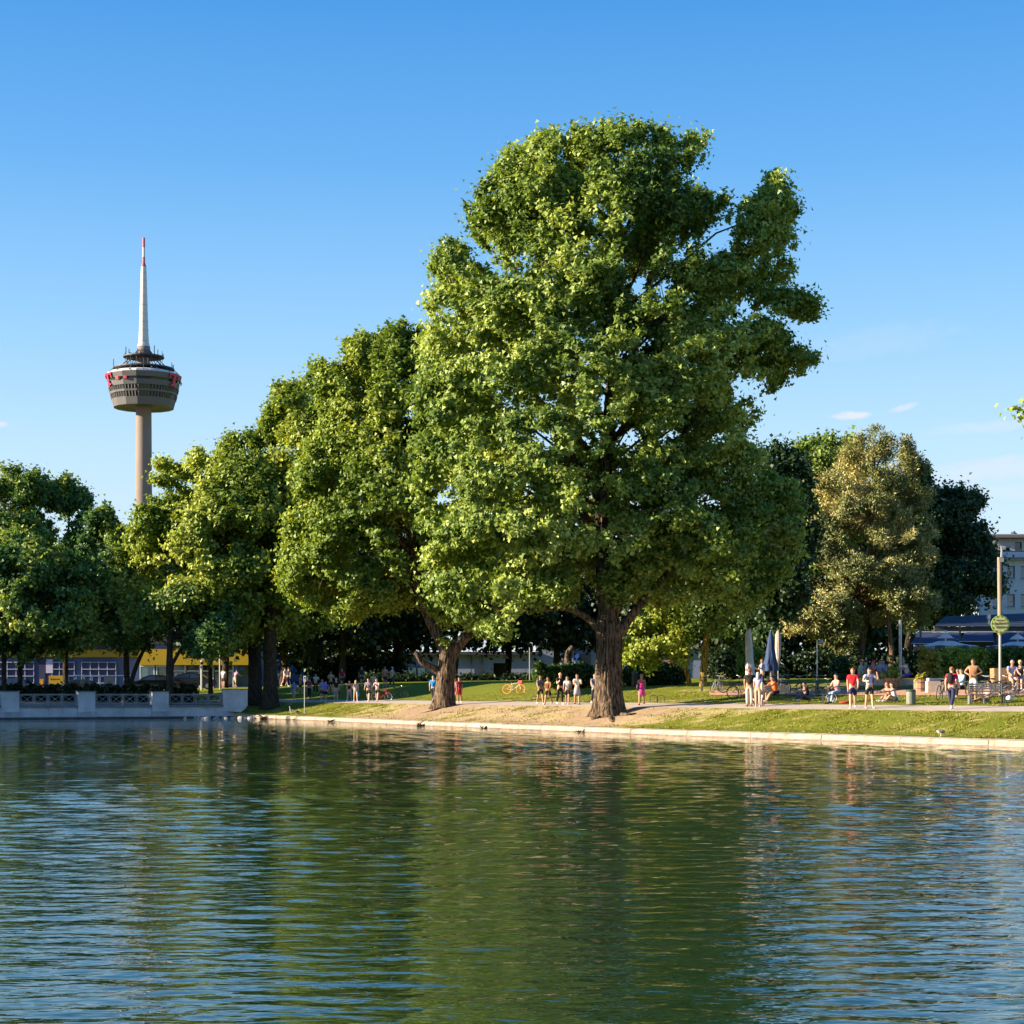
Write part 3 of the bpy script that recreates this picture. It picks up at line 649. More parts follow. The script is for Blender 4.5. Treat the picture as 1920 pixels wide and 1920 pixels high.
tree('pine_tree', baseP, 'sunlit brown and olive pine with leaning reddish trunk', None, BARK_P, [(1606, 1275, 20), (1608, 1245, 17), (1616, 1200, 15), (1622, 1150, 14), (1632, 1000, 9), (1640, 850, 3)], 133, LF_P, POLY_P, 132, 3000, 44, .25,
     limbs=[[(1618, 1185, 8), (1600, 1165, 5), (1560, 1160, 4), (1520, 1150, 2)], [(1622, 1140, 7), (1680, 1100, 5), (1720, 1090, 2)], [(1626, 1100, 7), (1570, 1060, 5), (1530, 1060, 2)]],
     nb=70, rad=.46, flare=1.2, n=20, ridge=.03, T=.8, carve=.42, thr=.14, grow=.35, seed=52, needles=True, aspect=.33, flat=.75, holes=[(1590, 1010, 14, 16), (1590, 1125, 18, 9), (1545, 1215, 14, 7)])
base = ad(1668, 130)
tree('pine_tree', base, 'slim pine trunk right of the leaning reddish one, with sparse drooping brown needles', None, BARK_P, [(1674, 1272, 11), (1672, 1230, 10), (1666, 1150, 8), (1670, 1050, 4)], 130, LF_P,
     [(1650, 1150), (1660, 1060), (1720, 1080), (1760, 1130), (1750, 1175), (1715, 1190), (1690, 1165)], 129.5, 260, 44, .25, nb=12, rad=.42, n=12, ridge=.02, T=.8, carve=.55, thr=.2, seed=53, needles=True, aspect=.33)
base = ad(1700, 137)
tree('broadleaf_tree', base, 'very dark tree between the brown pine and the white apartment house', None, BARK_D, [(1700, 1275, 16), (1702, 1220, 14), (1720, 1100, 10), (1760, 980, 4)], 137, LF_G,
     [(1690, 890), (1715, 850), (1738, 880), (1750, 925), (1775, 915), (1800, 905), (1840, 935), (1836, 970), (1852, 1010), (1870, 1060), (1872, 1110), (1850, 1140), (1810, 1150), (1770, 1170), (1740, 1180), (1700, 1170), (1680, 1060), (1685, 950)], 138, 1750, 46, .27,
     nb=30, n=12, ridge=.02, T=.85, carve=.4, thr=-.1, seed=54)
# ---- smaller trees with yellow-lit trunks behind the pink walker
base = ad(1294, 113)
tree('young_tree', base, 'small leaning tree with yellow lit trunk, left one of the pair by the parked bicycles', 'pair of yellow lit trunks', BARK_Y, [(1296, 1288, 8), (1288, 1262, 8), (1275, 1235, 7), (1262, 1180, 5)], 113, LF_B,
     [(1165, 1240), (1180, 1180), (1210, 1130), (1260, 1120), (1300, 1150), (1290, 1200), (1285, 1240), (1250, 1245), (1215, 1250)], 113, 420, 46, .22, nb=12, rad=.5, n=12, ridge=.02, T=.8, seed=60, thr=-.15)
base = ad(1318, 112)
tree('young_tree', base, 'small upright tree with yellow lit trunk, right one of the pair by the parked bicycles', 'pair of yellow lit trunks', BARK_Y, [(1314, 1292, 11), (1320, 1250, 13), (1324, 1200, 12), (1330, 1130, 7)], 112, LF_H,
     [(1290, 1190), (1280, 1130), (1320, 1070), (1400, 1080), (1420, 1150), (1380, 1195), (1350, 1215), (1330, 1180)], 112, 330, 46, .22, nb=12, rad=.5, n=12, ridge=.02, T=.8, seed=61, thr=-.1)
# ---- sunlit tree stump beside the hedge
base = ad(1066, 122); t = empty('tree_stump', base, 'sunlit bare broken trunk standing behind the hedge', 'tree trunk')
bark_trunk(t, base, [base - Vector((0, 0, .1)), P(1064, 1250, 122), P(1067, 1225, 122), P(1074, 1212, 122)], [.32, .28, .24, .16], BARK, 14, .04, 1.2)
# ---- tree outside the right edge whose branch tips reach in, and the tall trees left of the frame that shade the promenade
base = ad(2180, 72)
tree('plane_tree', base, 'tree rooted beyond the right edge, only branch tips hang into the sky', None, BARK, [(2180, 1330, 50), (2185, 1100, 40), (2200, 800, 26), (2220, 400, 10)], 72, LF_B,
     [(1903, 286), (1925, 268), (2000, 100), (2250, 30), (2500, 300), (2500, 850), (2300, 950), (2000, 850), (1925, 815), (1900, 800), (1906, 772), (1965, 740), (1990, 600), (1985, 430), (1960, 372), (1955, 330), (1945, 306)], 72, 900, 40, .24, nb=40, rad=.42, T=.6, carve=.5, seed=70, edge=.05)
for i, (x, y, h, r) in enumerate([(-64, 127, 14.5, 7.5), (-82, 121, 17, 8.5), (-57, 138, 13.5, 7), (-74, 141, 15.5, 8), (-100, 118, 19, 9), (-92, 134, 17, 8.5)]):
    base = Vector((x, y, gz(x, y))); d = y; s = F / d; cx = CX + x * s; top = HY - (base.z + h - CAMZ) * s; bot = HY - (base.z + 3 - CAMZ) * s; mid = (top + bot) / 2
    poly = [(cx + r * s * math.cos(a) * (1 if math.sin(a) > -.2 else .9), mid - (bot - top) / 2 * math.sin(a)) for a in np.linspace(0, 2 * math.pi, 18)[:-1]]
    tree('plane_tree', base, '%s plane tree on the promenade outside the picture, shading the railing' % ('nearest tall', 'broad second', 'slim inner', 'round inner', 'outermost broad', 'rearmost tall')[i], 'promenade trees outside the picture', BARK_D, [(cx, HY - (base.z - CAMZ) * s, 22), (cx, bot, 18), (cx, mid, 10), (cx, top + 40, 4)], d, LF_K, poly, d, 260, 22, .75, nb=8, rad=1.5, n=10, T=.9, carve=.25, thr=-.5, seed=80 + i, shell=.2)

# ================================================================ small-leaf hedges and bushes
def bushmass(name, label, cat, pts_px, size, per, rad, m, base, group=None, partname='foliage', stems=0):
    """pts_px: list of (px, py, d, halfwidth px, halfheight px, halfdepth m, count)"""
    t = empty(name, base, label, cat, group); C = []
    for (px, py, d, hw, hh, dd, n) in pts_px:
        for _ in range(n):
            while True:
                a, b_, c_ = random.uniform(-1, 1), random.uniform(-1, 1), random.uniform(-1, 1)
                if abs(a) ** 2.6 + abs(b_) ** 2.6 + abs(c_) ** 2.6 < 1: break
            C.append(P(px + a * hw, py - b_ * hh, d + c_ * dd))
    C = np.array(C); LEAFCOUNT[0] += len(C) * per
    leaves_mesh(partname, C, rad, per, size, m, t, base)
    if stems:
        b = MB()
        for _ in range(stems):
            c_ = Vector(C[random.randrange(len(C))]); b.tube([base + Vector((random.uniform(-.1, .1), 0, -.05)), base.lerp(c_, .5) + Vector((0, 0, .1)), c_], [.02, .015, .006], 5)
        b.build('stem', BARK_D, t, False, base)
    return t
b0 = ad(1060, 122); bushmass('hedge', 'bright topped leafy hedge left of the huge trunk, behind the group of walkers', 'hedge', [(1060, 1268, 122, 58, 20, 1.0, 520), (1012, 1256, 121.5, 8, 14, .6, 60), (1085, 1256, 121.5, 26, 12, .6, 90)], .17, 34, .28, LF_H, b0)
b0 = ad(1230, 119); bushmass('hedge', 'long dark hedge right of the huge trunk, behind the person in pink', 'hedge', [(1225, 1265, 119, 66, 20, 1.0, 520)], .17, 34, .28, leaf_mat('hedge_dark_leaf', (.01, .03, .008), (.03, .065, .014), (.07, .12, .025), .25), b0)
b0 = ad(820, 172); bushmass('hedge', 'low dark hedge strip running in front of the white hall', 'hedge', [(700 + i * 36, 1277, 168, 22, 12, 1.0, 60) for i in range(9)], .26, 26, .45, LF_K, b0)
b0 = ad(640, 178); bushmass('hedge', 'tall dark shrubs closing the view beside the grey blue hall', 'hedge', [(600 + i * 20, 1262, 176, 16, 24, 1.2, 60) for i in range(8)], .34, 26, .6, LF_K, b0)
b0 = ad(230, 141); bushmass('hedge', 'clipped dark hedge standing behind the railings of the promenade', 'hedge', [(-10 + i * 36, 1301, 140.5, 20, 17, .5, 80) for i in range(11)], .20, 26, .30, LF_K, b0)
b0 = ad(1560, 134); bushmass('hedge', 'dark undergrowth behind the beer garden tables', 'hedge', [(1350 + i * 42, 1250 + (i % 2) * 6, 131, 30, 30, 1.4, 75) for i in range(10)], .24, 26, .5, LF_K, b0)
b0 = ad(1745, 92); bushmass('shrub', 'yellow green upright shrub beside the wooden planter tubs', 'shrub', [(1742, 1240, 92, 20, 20, .6, 130), (1733, 1222, 92, 6, 10, .3, 20), (1752, 1262, 92, 15, 10, .5, 50)], .13, 30, .15, LF_Y, b0, stems=6)
b0 = ad(1800, 93); bushmass('shrub', 'big fresh green shrub behind the two people sitting in front of it', 'shrub', [(1785, 1245, 93.5, 30, 30, .9, 340), (1830, 1240, 94, 26, 24, .8, 240), (1765, 1282, 91, 8, 14, .3, 30)], .14, 32, .22, LF_B, b0, stems=6)
b0 = ad(1885, 93); bushmass('shrub', 'fresh green shrub behind the wooden box and the round sign pole', 'shrub', [(1885, 1240, 94, 36, 24, .9, 330), (1925, 1240, 94, 26, 24, .9, 200)], .14, 32, .22, LF_H, b0, stems=6)
b0 = ad(1560, 120); bushmass('shrub', 'low green shrub under the drooping brown pine branches', 'shrub', [(1575, 1255, 120, 16, 22, .8, 90)], .2, 26, .3, LF_G, b0, stems=3)
b0 = ad(1405, 120); bushmass('shrub', 'leafy vine column just left of the tall grey closed parasol', 'shrub', [(1393, 1235, 120, 8, 30, .5, 60), (1418, 1240, 120, 10, 24, .5, 50)], .2, 26, .28, LF_B, b0, stems=3)

# ================================================================ simple materials
WHITE_P = mat('white_plaster', (.62, .62, .66), .85, .06, .6)
WALLM = mat('promenade_wall_render', (.44, .47, .51), .85, .16, .9, .25, 8, col2=(.52, .55, .59))
COPE = mat('coping_stone', (.16, .19, .24), .8, .25, 1.5, .2, 9)
STEEL = mat('galvanised_steel', (.45, .45, .46), .4, .1, 5, metal=.7)
STEELD = mat('dark_iron', (.05, .055, .06), .5, .2, 5)
IRON = mat('pale_iron', (.26, .27, .29), .55, .2, 4)
BLACK = mat('black_rubber', (.015, .015, .015), .6)
GLASS = mat('dark_glass', (.02, .03, .045), .06, .1, .5, spec=.8)
GLASSB = mat('teal_glass', (.08, .16, .19), .1, .2, .6, spec=.8)
WOOD = mat('planter_wood', (.34, .19, .10), .75, .3, 3, .2, 12, stretch=(6, 6, 1))
WOOD2 = mat('crate_wood', (.38, .21, .10), .7, .25, 3, .2, 12, stretch=(1, 1, 8))
YEL = mat('yellow_fascia', (.42, .28, .004), .55, .06, .5)
NAVY = mat('navy_canvas', (.006, .020, .075), .9, .2, 1.2)
NAVYT = mat('navy_tiles', (.012, .026, .055), .7, .25, 2.5, .3, 9)
GREYC = mat('grey_canvas', (.60, .50, .50), .85, .12, 1.5)
BLUEP = mat('blue_paint', (.04, .12, .42), .5, .1, 1)
CONC = mat('tower_concrete', (.19, .15, .13), .85, .10, .05, col2=(.20, .16, .14))
CONCG = mat('pod_cladding', (.10, .095, .095), .7, .1, .08)
TWHITE = mat('mast_white', (.50, .50, .50), .55, .04, .1)
TRED = mat('mast_red', (.52, .05, .05), .55)
MAG = mat('magenta_sign', (.42, .015, .06), .5)
TDARK = mat('tower_dark_steel', (.035, .04, .055), .6)

# ================================================================ communication tower
D = 1200.0; TX = (269.5 - CX) / F * D; m_px = D / F
def tz(py): return CAMZ + (HY - py) * m_px
tb_ = Vector((TX, D, 2.0)); TW = empty('communication_tower', tb_, 'tall concrete television tower with wide round pod and white and red antenna spire', 'tower')
b = MB(); b.lathe([(r * m_px, tz(y) - 2.0) for r, y in ((19, 1298), (17.0, 1100), (15.2, 900), (14.4, 770), (14.4, 755), (13.5, 700), (12, 690), (11, 672), (12, 660), (12.0, 650), (0.1, 650))], 40); b.build('shaft', CONC, TW, True)
prof = [(0.1, 752), (40, 755), (56, 760), (57.5, 757), (59.5, 748), (60, 745.8), (58.6, 745.4), (60.6, 737), (62, 736.6), (62.8, 731.5), (61.4, 731), (63.2, 722), (64.6, 721.6), (67, 712), (65.2, 711.6), (65.8, 706.5), (68.4, 706), (71, 697), (69, 695), (60, 692), (20, 690)]
b = MB(); b.lathe([((r) * m_px, tz(y - 1 if r < 50 else y) - 2) for r, y in [(0.1, 762), (40, 762.5), (56, 765.5), (57.5, 760), (59.8, 751.5), (59.9, 751.2)]] , 16); b.build('pod_base', CONCG, TW)
rows = [((59.9, 751), (62.4, 742.5), 'win'), ((62.4, 742), (63.4, 738), 'band'), ((63.4, 737.6), (65.4, 730.6), 'win'), ((65.4, 730), (67.4, 720.8), 'band'), ((67.4, 720.4), (68.2, 716.2), 'slot'), ((68.2, 715.8), (71.2, 706), 'band')]
NSEG = 16
for (r0, y0), (r1, y1), kind in rows:
    b = MB()
    if kind == 'band':
        b.lathe([(r0 * m_px - 1.5, tz(y0) - 2), (r0 * m_px, tz(y0) - 2), (r1 * m_px, tz(y1) - 2), (r1 * m_px - 2.5, tz(y1) - 2)], NSEG); b.build('parapet_ring', CONCG, TW)
    else:
        b.lathe([(r0 * m_px - .9, tz(y0) - 2), (r1 * m_px - .9, tz(y1) - 2)], NSEG); b.build('window_band', GLASS, TW)
        if kind == 'win':
            mb = MB()
            for i in range(64):
                a = 2 * math.pi * (i + .5) / 64; seg_ = (a % (2 * math.pi / NSEG)) - math.pi / NSEG; k_ = math.cos(math.pi / NSEG) / math.cos(seg_)
                p0 = Vector((math.cos(a) * r0 * m_px * k_, math.sin(a) * r0 * m_px * k_, tz(y0) - 2)); p1 = Vector((math.cos(a) * r1 * m_px * k_, math.sin(a) * r1 * m_px * k_, tz(y1) - 2))
                mb.tube([p0 * 1, p1 * 1], .34, 4)
            mo = mb.build('mullions', CONCG, TW); mo['kind'] = 'stuff'
b = MB(); b.lathe([(71 * m_px - 1, tz(705.5) - 2), (67 * m_px, tz(702) - 2), (58 * m_px, tz(699) - 2), (20 * m_px, tz(698) - 2)], NSEG); b.build('pod_roof', TWHITE, TW)
def ring(name, r, y, th, h=3.2):
    b = MB(); b.lathe([(r * .35 * m_px, tz(y) - 2), (r * m_px, tz(y - .6) - 2), (r * m_px, tz(y - 3) - 2), (r * .96 * m_px, tz(y - 3) - 2), (r * .35 * m_px, tz(y - 2) - 2)], 32); return b.build(name, TDARK, TW)
ring('platform', 57, 694, 1); ring('platform', 38, 671.5, 1)
b = MB()
for i in range(16):
    a = 2 * math.pi * (i + .5) / 16
    b.tube([(math.cos(a) * 68 * m_px, math.sin(a) * 68 * m_px, tz(704) - 2), (math.cos(a) * 57 * m_px, math.sin(a) * 57 * m_px, tz(693) - 2)], .22, 5)
    b.tube([(math.cos(a) * 46 * m_px, math.sin(a) * 46 * m_px, tz(691) - 2), (math.cos(a) * 24 * m_px, math.sin(a) * 24 * m_px, tz(671) - 2)], .28, 5)
    b.tube([(math.cos(a) * 20 * m_px, math.sin(a) * 20 * m_px, tz(668) - 2), (math.cos(a) * 11 * m_px, math.sin(a) * 11 * m_px, tz(656) - 2)], .24, 5)
    b.tube([(math.cos(a) * 34 * m_px, math.sin(a) * 34 * m_px, tz(692) - 2), (math.cos(a) * 34 * m_px, math.sin(a) * 34 * m_px, tz(672) - 2)], .14, 5)
b.build('struts', TDARK, TW)
for i in range(22):
    a = 2 * math.pi * i / 22 + random.uniform(-.1, .1); lo = i % 3 == 0; r = 56 if lo else 36; y = 691 if lo else 668; h_ = random.uniform(6, 16)
    b = MB(); b.tube([(math.cos(a) * r * m_px, math.sin(a) * r * m_px, tz(y) - 2), (math.cos(a) * r * m_px, math.sin(a) * r * m_px, tz(y - h_) - 2)], random.uniform(.18, .35), 6); b.build('antenna', TDARK, TW)
for a, r, y, q in ((-2.2, 33, 669, 3.4), (-1.9, 48, 697, 1.6), (-1.5, 40, 697, 1.4), (-1.1, 52, 696, 1.5), (-.9, 34, 697, 1.4)):
    b = MB(); b.ell((math.cos(a) * r * m_px, math.sin(a) * r * m_px, tz(y) - 2), (q * .36 * .9, q * .36 * .5, q * .36), 12, 8); b.ell((math.cos(a) * r * m_px, math.sin(a) * r * m_px - .4, tz(y) - 2), (q * .36, .3, q * .36), 12, 8); b.build('dish', TWHITE, TW)
cols = [(652, 12, TWHITE), (640, 9.5, TWHITE), (620, 8.6, TWHITE), (604, 8.1, TWHITE), (589, 7.6, TWHITE), (572, 7.1, TWHITE), (556, 6.7, TWHITE), (541, 6.2, TWHITE), (526, 5.8, TWHITE), (512, 5.4, TWHITE), (500, 4.8, TRED), (492, 2.6, TRED), (482, 2.5, TWHITE), (464, 2.5, TRED), (446, 2.4, None)]
for (y0, r0, m_), (y1, r1, _) in zip(cols[:-1], cols[1:]):
    b = MB(); b.lathe([(r0 * m_px, tz(y0) - 2), (r1 * m_px * 1.0, tz(y1 + .55) - 2), (r1 * m_px * .9, tz(y1 + .5) - 2), (r1 * m_px * .9, tz(y1) - 2)], 20); b.build('mast_section', m_, TW, False)
b = MB(); b.lathe([(2.4 * m_px, tz(446) - 2), (.01, tz(445) - 2)], 20); b.build('mast_cap', TRED, TW)
def tsign(a0, flip=1):
    """the magenta letter T with its square dots on the pod wall"""
    sg = empty('pod_sign', (0, 0, 0)); sg.parent = TW
    def patch(da0, da1, y0, y1, name):
        b = MB(); vs = []
        for yy in (y0, y1):
            rr = np.interp(yy, [700, 706, 716, 731], [71.6, 72.2, 69.0, 66.6]) * m_px + .5
            for k in range(4):
                a = a0 + da0 + (da1 - da0) * k / 3
                vs.append((math.cos(a) * rr, math.sin(a) * rr, tz(yy) - 2))
        for yy in (y0, y1):
            rr = np.interp(yy, [700, 706, 716, 731], [71.6, 72.2, 69.0, 66.6]) * m_px - .2
            for k in range(4):
                a = a0 + da0 + (da1 - da0) * k / 3
                vs.append((math.cos(a) * rr, math.sin(a) * rr, tz(yy) - 2))
        fs = [(k, k + 1, k + 5, k + 4) for k in range(3)] + [(k + 8, k + 12, k + 13, k + 9) for k in range(3)] + [(4 + k, 5 + k, 13 + k, 12 + k) for k in range(3)] + [(k, 8 + k, 9 + k, 1 + k) for k in range(3)] + [(0, 4, 12, 8), (3, 11, 15, 7)]
        b.add(vs, fs); b.build(name, MAG, sg)
    patch(-.20, .20, 707, 710.5, 'letter_bar'); patch(-.20, -.16, 710.5, 715, 'letter_serif'); patch(.16, .20, 710.5, 715, 'letter_serif'); patch(-.045, .045, 710.5, 726, 'letter_stem'); patch(-.11, .11, 726, 729, 'letter_foot')
    for da in (.36, .62): patch(da, da + .10, 715.5, 720.5, 'square_dot')
tsign(-2.55); tsign(-.45)

# ================================================================ promenade wall with pillars and iron railings
PW = empty('promenade_wall', (0, 0, 0), 'rendered white promenade wall with square pillars and iron railings along the water', 'wall')
LW0 = Lc + 1.6
WO = Vector((-20.2, 139.3, 0)); WD = (Vector((-37, 131, 0)) - WO).normalized(); WN = Vector((WD.y, -WD.x, 0))
def wp(u, s, z): return WO + WD * u + WN * s + Vector((0, 0, z))
def wbox(b, u0, u1, s0, s1, z0, z1):
    v = [wp(u0, s0, z0), wp(u1, s0, z0), wp(u1, s1, z0), wp(u0, s1, z0), wp(u0, s0, z1), wp(u1, s0, z1), wp(u1, s1, z1), wp(u0, s1, z1)]
    b.add(v, [(0, 3, 2, 1), (4, 5, 6, 7), (0, 1, 5, 4), (1, 2, 6, 5), (2, 3, 7, 6), (3, 0, 4, 7)])
b = MB(); [wbox(b, u, u + 3, -.25, .45, -.3, .13 + random.uniform(0, .03)) for u in np.arange(0, 46, 3)]; b.build('footing', mat('wet_footing', (.045, .05, .06), .6, .5, 2), PW)
# curved end wing
prof = [(0, .12), (0, 2.18), (1.95, 2.18), (1.95, 1.0), (1.8, .75), (1.4, .45), (.8, .22)]
b = MB(); v = [wp(1.9 - q[0], .5, q[1]) for q in prof] + [wp(1.9 - q[0], .85, q[1]) for q in prof]; n = len(prof)
b.add(v, [tuple(range(n)), tuple(range(2 * n - 1, n - 1, -1))] + [(i, i + n, (i + 1) % n + n, (i + 1) % n) for i in range(n)]); b.build('end_wing', WALLM, PW)
b = MB(); wbox(b, -.08, 1.95, .44, .92, 2.18, 2.24); b.build('wing_cap', COPE, PW)
U = 1.9
for bay in range(6):
    bw, pwid = 4.28, 1.27
    for q in range(2):
        b = MB(); wbox(b, U + q * bw / 2 + .01, U + (q + 1) * bw / 2 - .01, .5, .9, .12, .86); b.build('wall_panel', WALLM, PW)
    b = MB(); wbox(b, U - (0 if bay == 0 else .06), U + bw + .06, .40, 1.0, .863, 1.02); b.build('coping', COPE, PW)
    rl = empty('railing', (0, 0, 0)); rl.parent = PW
    b = MB()
    wbox(b, U + .05, U + bw - .05, .66, .72, 1.80, 1.86); wbox(b, U + .05, U + bw - .05, .66, .72, 1.08, 1.13); b.build('rail', IRON, rl)
    nb_ = 4; w_ = (bw - .2) / nb_
    for q in range(nb_ + 1):
        b = MB(); u = U + .1 + q * w_; wbox(b, u - .055, u - .02, .65, .73, 1.021, 1.88); wbox(b, u + .02, u + .055, .65, .73, 1.021, 1.88); b.build('post', IRON, rl)
    for q in range(nb_):
        u0 = U + .1 + q * w_ + .11; u1 = u0 + w_ - .22; b = MB()
        wbox(b, u0, u1, .67, .71, 1.17, 1.20); wbox(b, u0, u1, .67, .71, 1.74, 1.77); wbox(b, u0, u0 + .03, .67, .71, 1.201, 1.739); wbox(b, u1 - .03, u1, .67, .71, 1.201, 1.739)
        b.tube([wp(u0 + .03, .69, 1.2), wp(u1 - .03, .69, 1.74)], .016, 5); b.tube([wp(u0 + .03, .69, 1.74), wp(u1 - .03, .69, 1.2)], .016, 5)
        b.ell(wp((u0 + u1) / 2, .69, 1.47), (.06, .06, .06), 8, 5); b.build('cross_panel', IRON, rl)
    U += bw
    pl = empty('pillar', (0, 0, 0)); pl.parent = PW
    b = MB(); wbox(b, U + .003, U + pwid - .003, .38, 1.1, .55, 2.0); b.build('pillar_shaft', WALLM, pl)
    b = MB(); wbox(b, U - .04, U + pwid + .04, .33, 1.15, .12, .55); b.build('pillar_base', mat('worn_render', (.36, .38, .40), .9, .3, 2.2, .3, 9), pl)
    b = MB(); wbox(b, U - .05, U + pwid + .05, .32, 1.16, 2.0, 2.07); b.build('pillar_cap', COPE, pl)
    U += pwid

# ================================================================ buildings
def fbox(b, px0, px1, py0, py1, d, dep, off=0.0):   # a box whose face spans these columns and rows at distance d; off moves it back
    a = P(px0, py1, d); c = P(px1, py0, d); b.box(((a.x + c.x) / 2, d + off + dep / 2, (a.z + c.z) / 2), (c.x - a.x, dep, c.z - a.z)); return b
# -- yellow banded car workshop on the left
d = 186; sb = ad(200, d); SB = empty('workshop_building', sb, 'low pale blue workshop with yellow fascia and gridded garage doors behind the lindens', 'building')
def part(name, m, fn, root, org): b = MB(); fn(b); return b.build(name, m, root, False, org)
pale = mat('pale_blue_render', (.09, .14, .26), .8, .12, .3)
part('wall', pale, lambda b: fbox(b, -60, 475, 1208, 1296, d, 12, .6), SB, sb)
part('roof', mat('flat_roof', (.045, .045, .055), .9), lambda b: fbox(b, -66, 480, 1190, 1207.8, d, 14, -.6), SB, sb)
part('fascia', YEL, lambda b: fbox(b, -60, 262, 1218, 1232, d, .3, .25), SB, sb)
part('fascia', YEL, lambda b: fbox(b, 263, 470, 1216, 1247, d, .9, -.4), SB, sb)
part('upper_band', mat('violet_blue_band', (.16, .20, .55), .7), lambda b: fbox(b, 263, 470, 1208, 1215.6, d, .8, -.3), SB, sb)
for x0, x1, nx, ny in ((-50, 4, 3, 4), (12, 62, 3, 4), (96, 138, 3, 4), (152, 216, 4, 4)):
    gd = empty('garage_door', (0, 0, 0)); gd.parent = SB
    part('door_panel', mat('garage_navy', (.02, .03, .09), .4), lambda b: fbox(b, x0, x1, 1240, 1294, d, .2, .38), gd, sb)
    mbm = mat('garage_mullion', (.42, .46, .60), .6)
    for q in range(nx + 1):
        xx = x0 + (x1 - x0) * q / nx; part('mullion', mbm, lambda b: fbox(b, xx - .55, xx + .55, 1240, 1294, d, .12, .25), gd, sb)
    for q in range(ny):
        yy = 1241 + 13 * q; part('mullion', mbm, lambda b: fbox(b, x0, x1, yy, yy + 1.2, d, .09, .17), gd, sb)
part('doorway_surround', mat('pale_lilac', (.50, .48, .62), .7), lambda b: fbox(b, 85, 98, 1236, 1262, d, .3, .2), SB, sb)
part('dark_pier', mat('violet_pier', (.02, .02, .07), .6), lambda b: fbox(b, 72, 84, 1236, 1292, d, .3, .2), SB, sb)
ow = mat('window_white', (.60, .68, .78), .6)
for x0, x1 in ((262, 290), (293, 318)):
    w_ = empty('shop_window', (0, 0, 0)); w_.parent = SB
    part('frame', ow, lambda b: [fbox(b, x0, x1, 1247.3, 1250, d, .3, -.1), fbox(b, x0, x0 + 2, 1250.1, 1292, d, .3, -.1), fbox(b, x1 - 2, x1, 1250.1, 1292, d, .3, -.1)], w_, sb)
    part('glass', GLASSB, lambda b: fbox(b, x0 + 2.1, x1 - 2.1, 1250, 1292, d, .1, .3), w_, sb)
part('green_panel', mat('teal_panel', (.02, .20, .17), .6), lambda b: fbox(b, 293, 318, 1277, 1292, d, .12, .1), SB, sb)
part('round_emblem', mat('emblem_yellow', (.6, .5, .02), .5), lambda b: b.ell(P(301, 1266, d + .2), (.2, .03, .24), 10, 6), SB, sb)
for x0, x1 in ((325, 348), (350, 375), (377, 400), (402, 420), (422, 438)):
    w_ = empty('shop_window', (0, 0, 0)); w_.parent = SB
    part('frame', ow, lambda b: [fbox(b, x0, x1, 1257, 1259, d, .25, .1), fbox(b, x1 - 2.4, x1, 1248, 1256.9, d, .25, .1), fbox(b, x1 - 2.4, x1, 1259.1, 1292, d, .25, .1)], w_, sb)
    part('glass', GLASS, lambda b: fbox(b, x0, x1 - 2.5, 1248, 1292, d, .1, .4), w_, sb)
part('notice_boards', mat('lilac_boards', (.5, .48, .6), .7), lambda b: [fbox(b, 327, 333, 1262, 1284, d, .1, .05), fbox(b, 335, 340, 1262, 1284, d, .1, .05)], SB, sb)
for x0, x1, y0, y1 in ((438, 448, 1247, 1259), (449, 460, 1250, 1257)): part('blue_sign', BLUEP, lambda b: fbox(b, x0, x1, y0, y1, d, .2, .0), SB, sb)
# -- yellow board with lettering
def text(body, size, loc, rot, m, parent=None, name='lettering', ext=.004, sx=1.0):
    c = bpy.data.curves.new(name, 'FONT'); c.body = body; c.size = size; c.align_x = 'CENTER'; c.align_y = 'CENTER'; c.extrude = ext; c.resolution_u = 2
    c.materials.append(m); tmp = bpy.data.objects.new(name, c); COL.objects.link(tmp)
    me = bpy.data.meshes.new_from_object(tmp.evaluated_get(bpy.context.evaluated_depsgraph_get())); bpy.data.objects.remove(tmp); me.name = name
    o = bpy.data.objects.new(name, me); COL.objects.link(o); o.location = loc; o.rotation_euler = rot; o.scale = (sx, 1, 1)
    if parent: o.parent = parent
    return o
DKRED = mat('dark_red_print', (.25, .03, .01), .6); DKG = mat('olive_print', (.10, .09, .02), .6); LIGHTP = mat('light_print', (.75, .73, .72), .6)
d2 = 168; p = P(104, 1296, d2); p.z = gz(p.x, p.y); YB = empty('yellow_board', p, 'small yellow advertising board with dark red lettering standing behind the hedge', 'sign')
c_ = P(104.5, 1275, d2) - p
b = MB(); b.box(c_, (1.28, .08, .82)); b.build('board', YEL, YB)
b = MB(); b.box((c_.x - .55, .06, c_.z / 2 - .1), (.05, .05, c_.z + .1)); b.box((c_.x + .55, .06, c_.z / 2 - .1), (.05, .05, c_.z + .1)); b.build('post', STEELD, YB)
text('Batterie-', .27, (c_.x - .03, -.045, c_.z + .08), (R(90), 0, 0), DKRED, YB)
p = P(78, 1296, 169); p.z = gz(p.x, p.y); t = empty('price_stand', p, 'narrow yellow and orange striped stand left of the yellow board', 'sign')
b = MB(); b.box((0, 0, .9), (.35, .06, 1.0)); b.build('panel', YEL, t); b = MB(); b.box((0, -.035, 1.0), (.3, .01, .35)); b.build('poster', mat('orange_poster', (.75, .25, .04), .6), t); b = MB(); b.box((0, 0, .2), (.04, .04, .5)); b.build('post', STEELD, t)
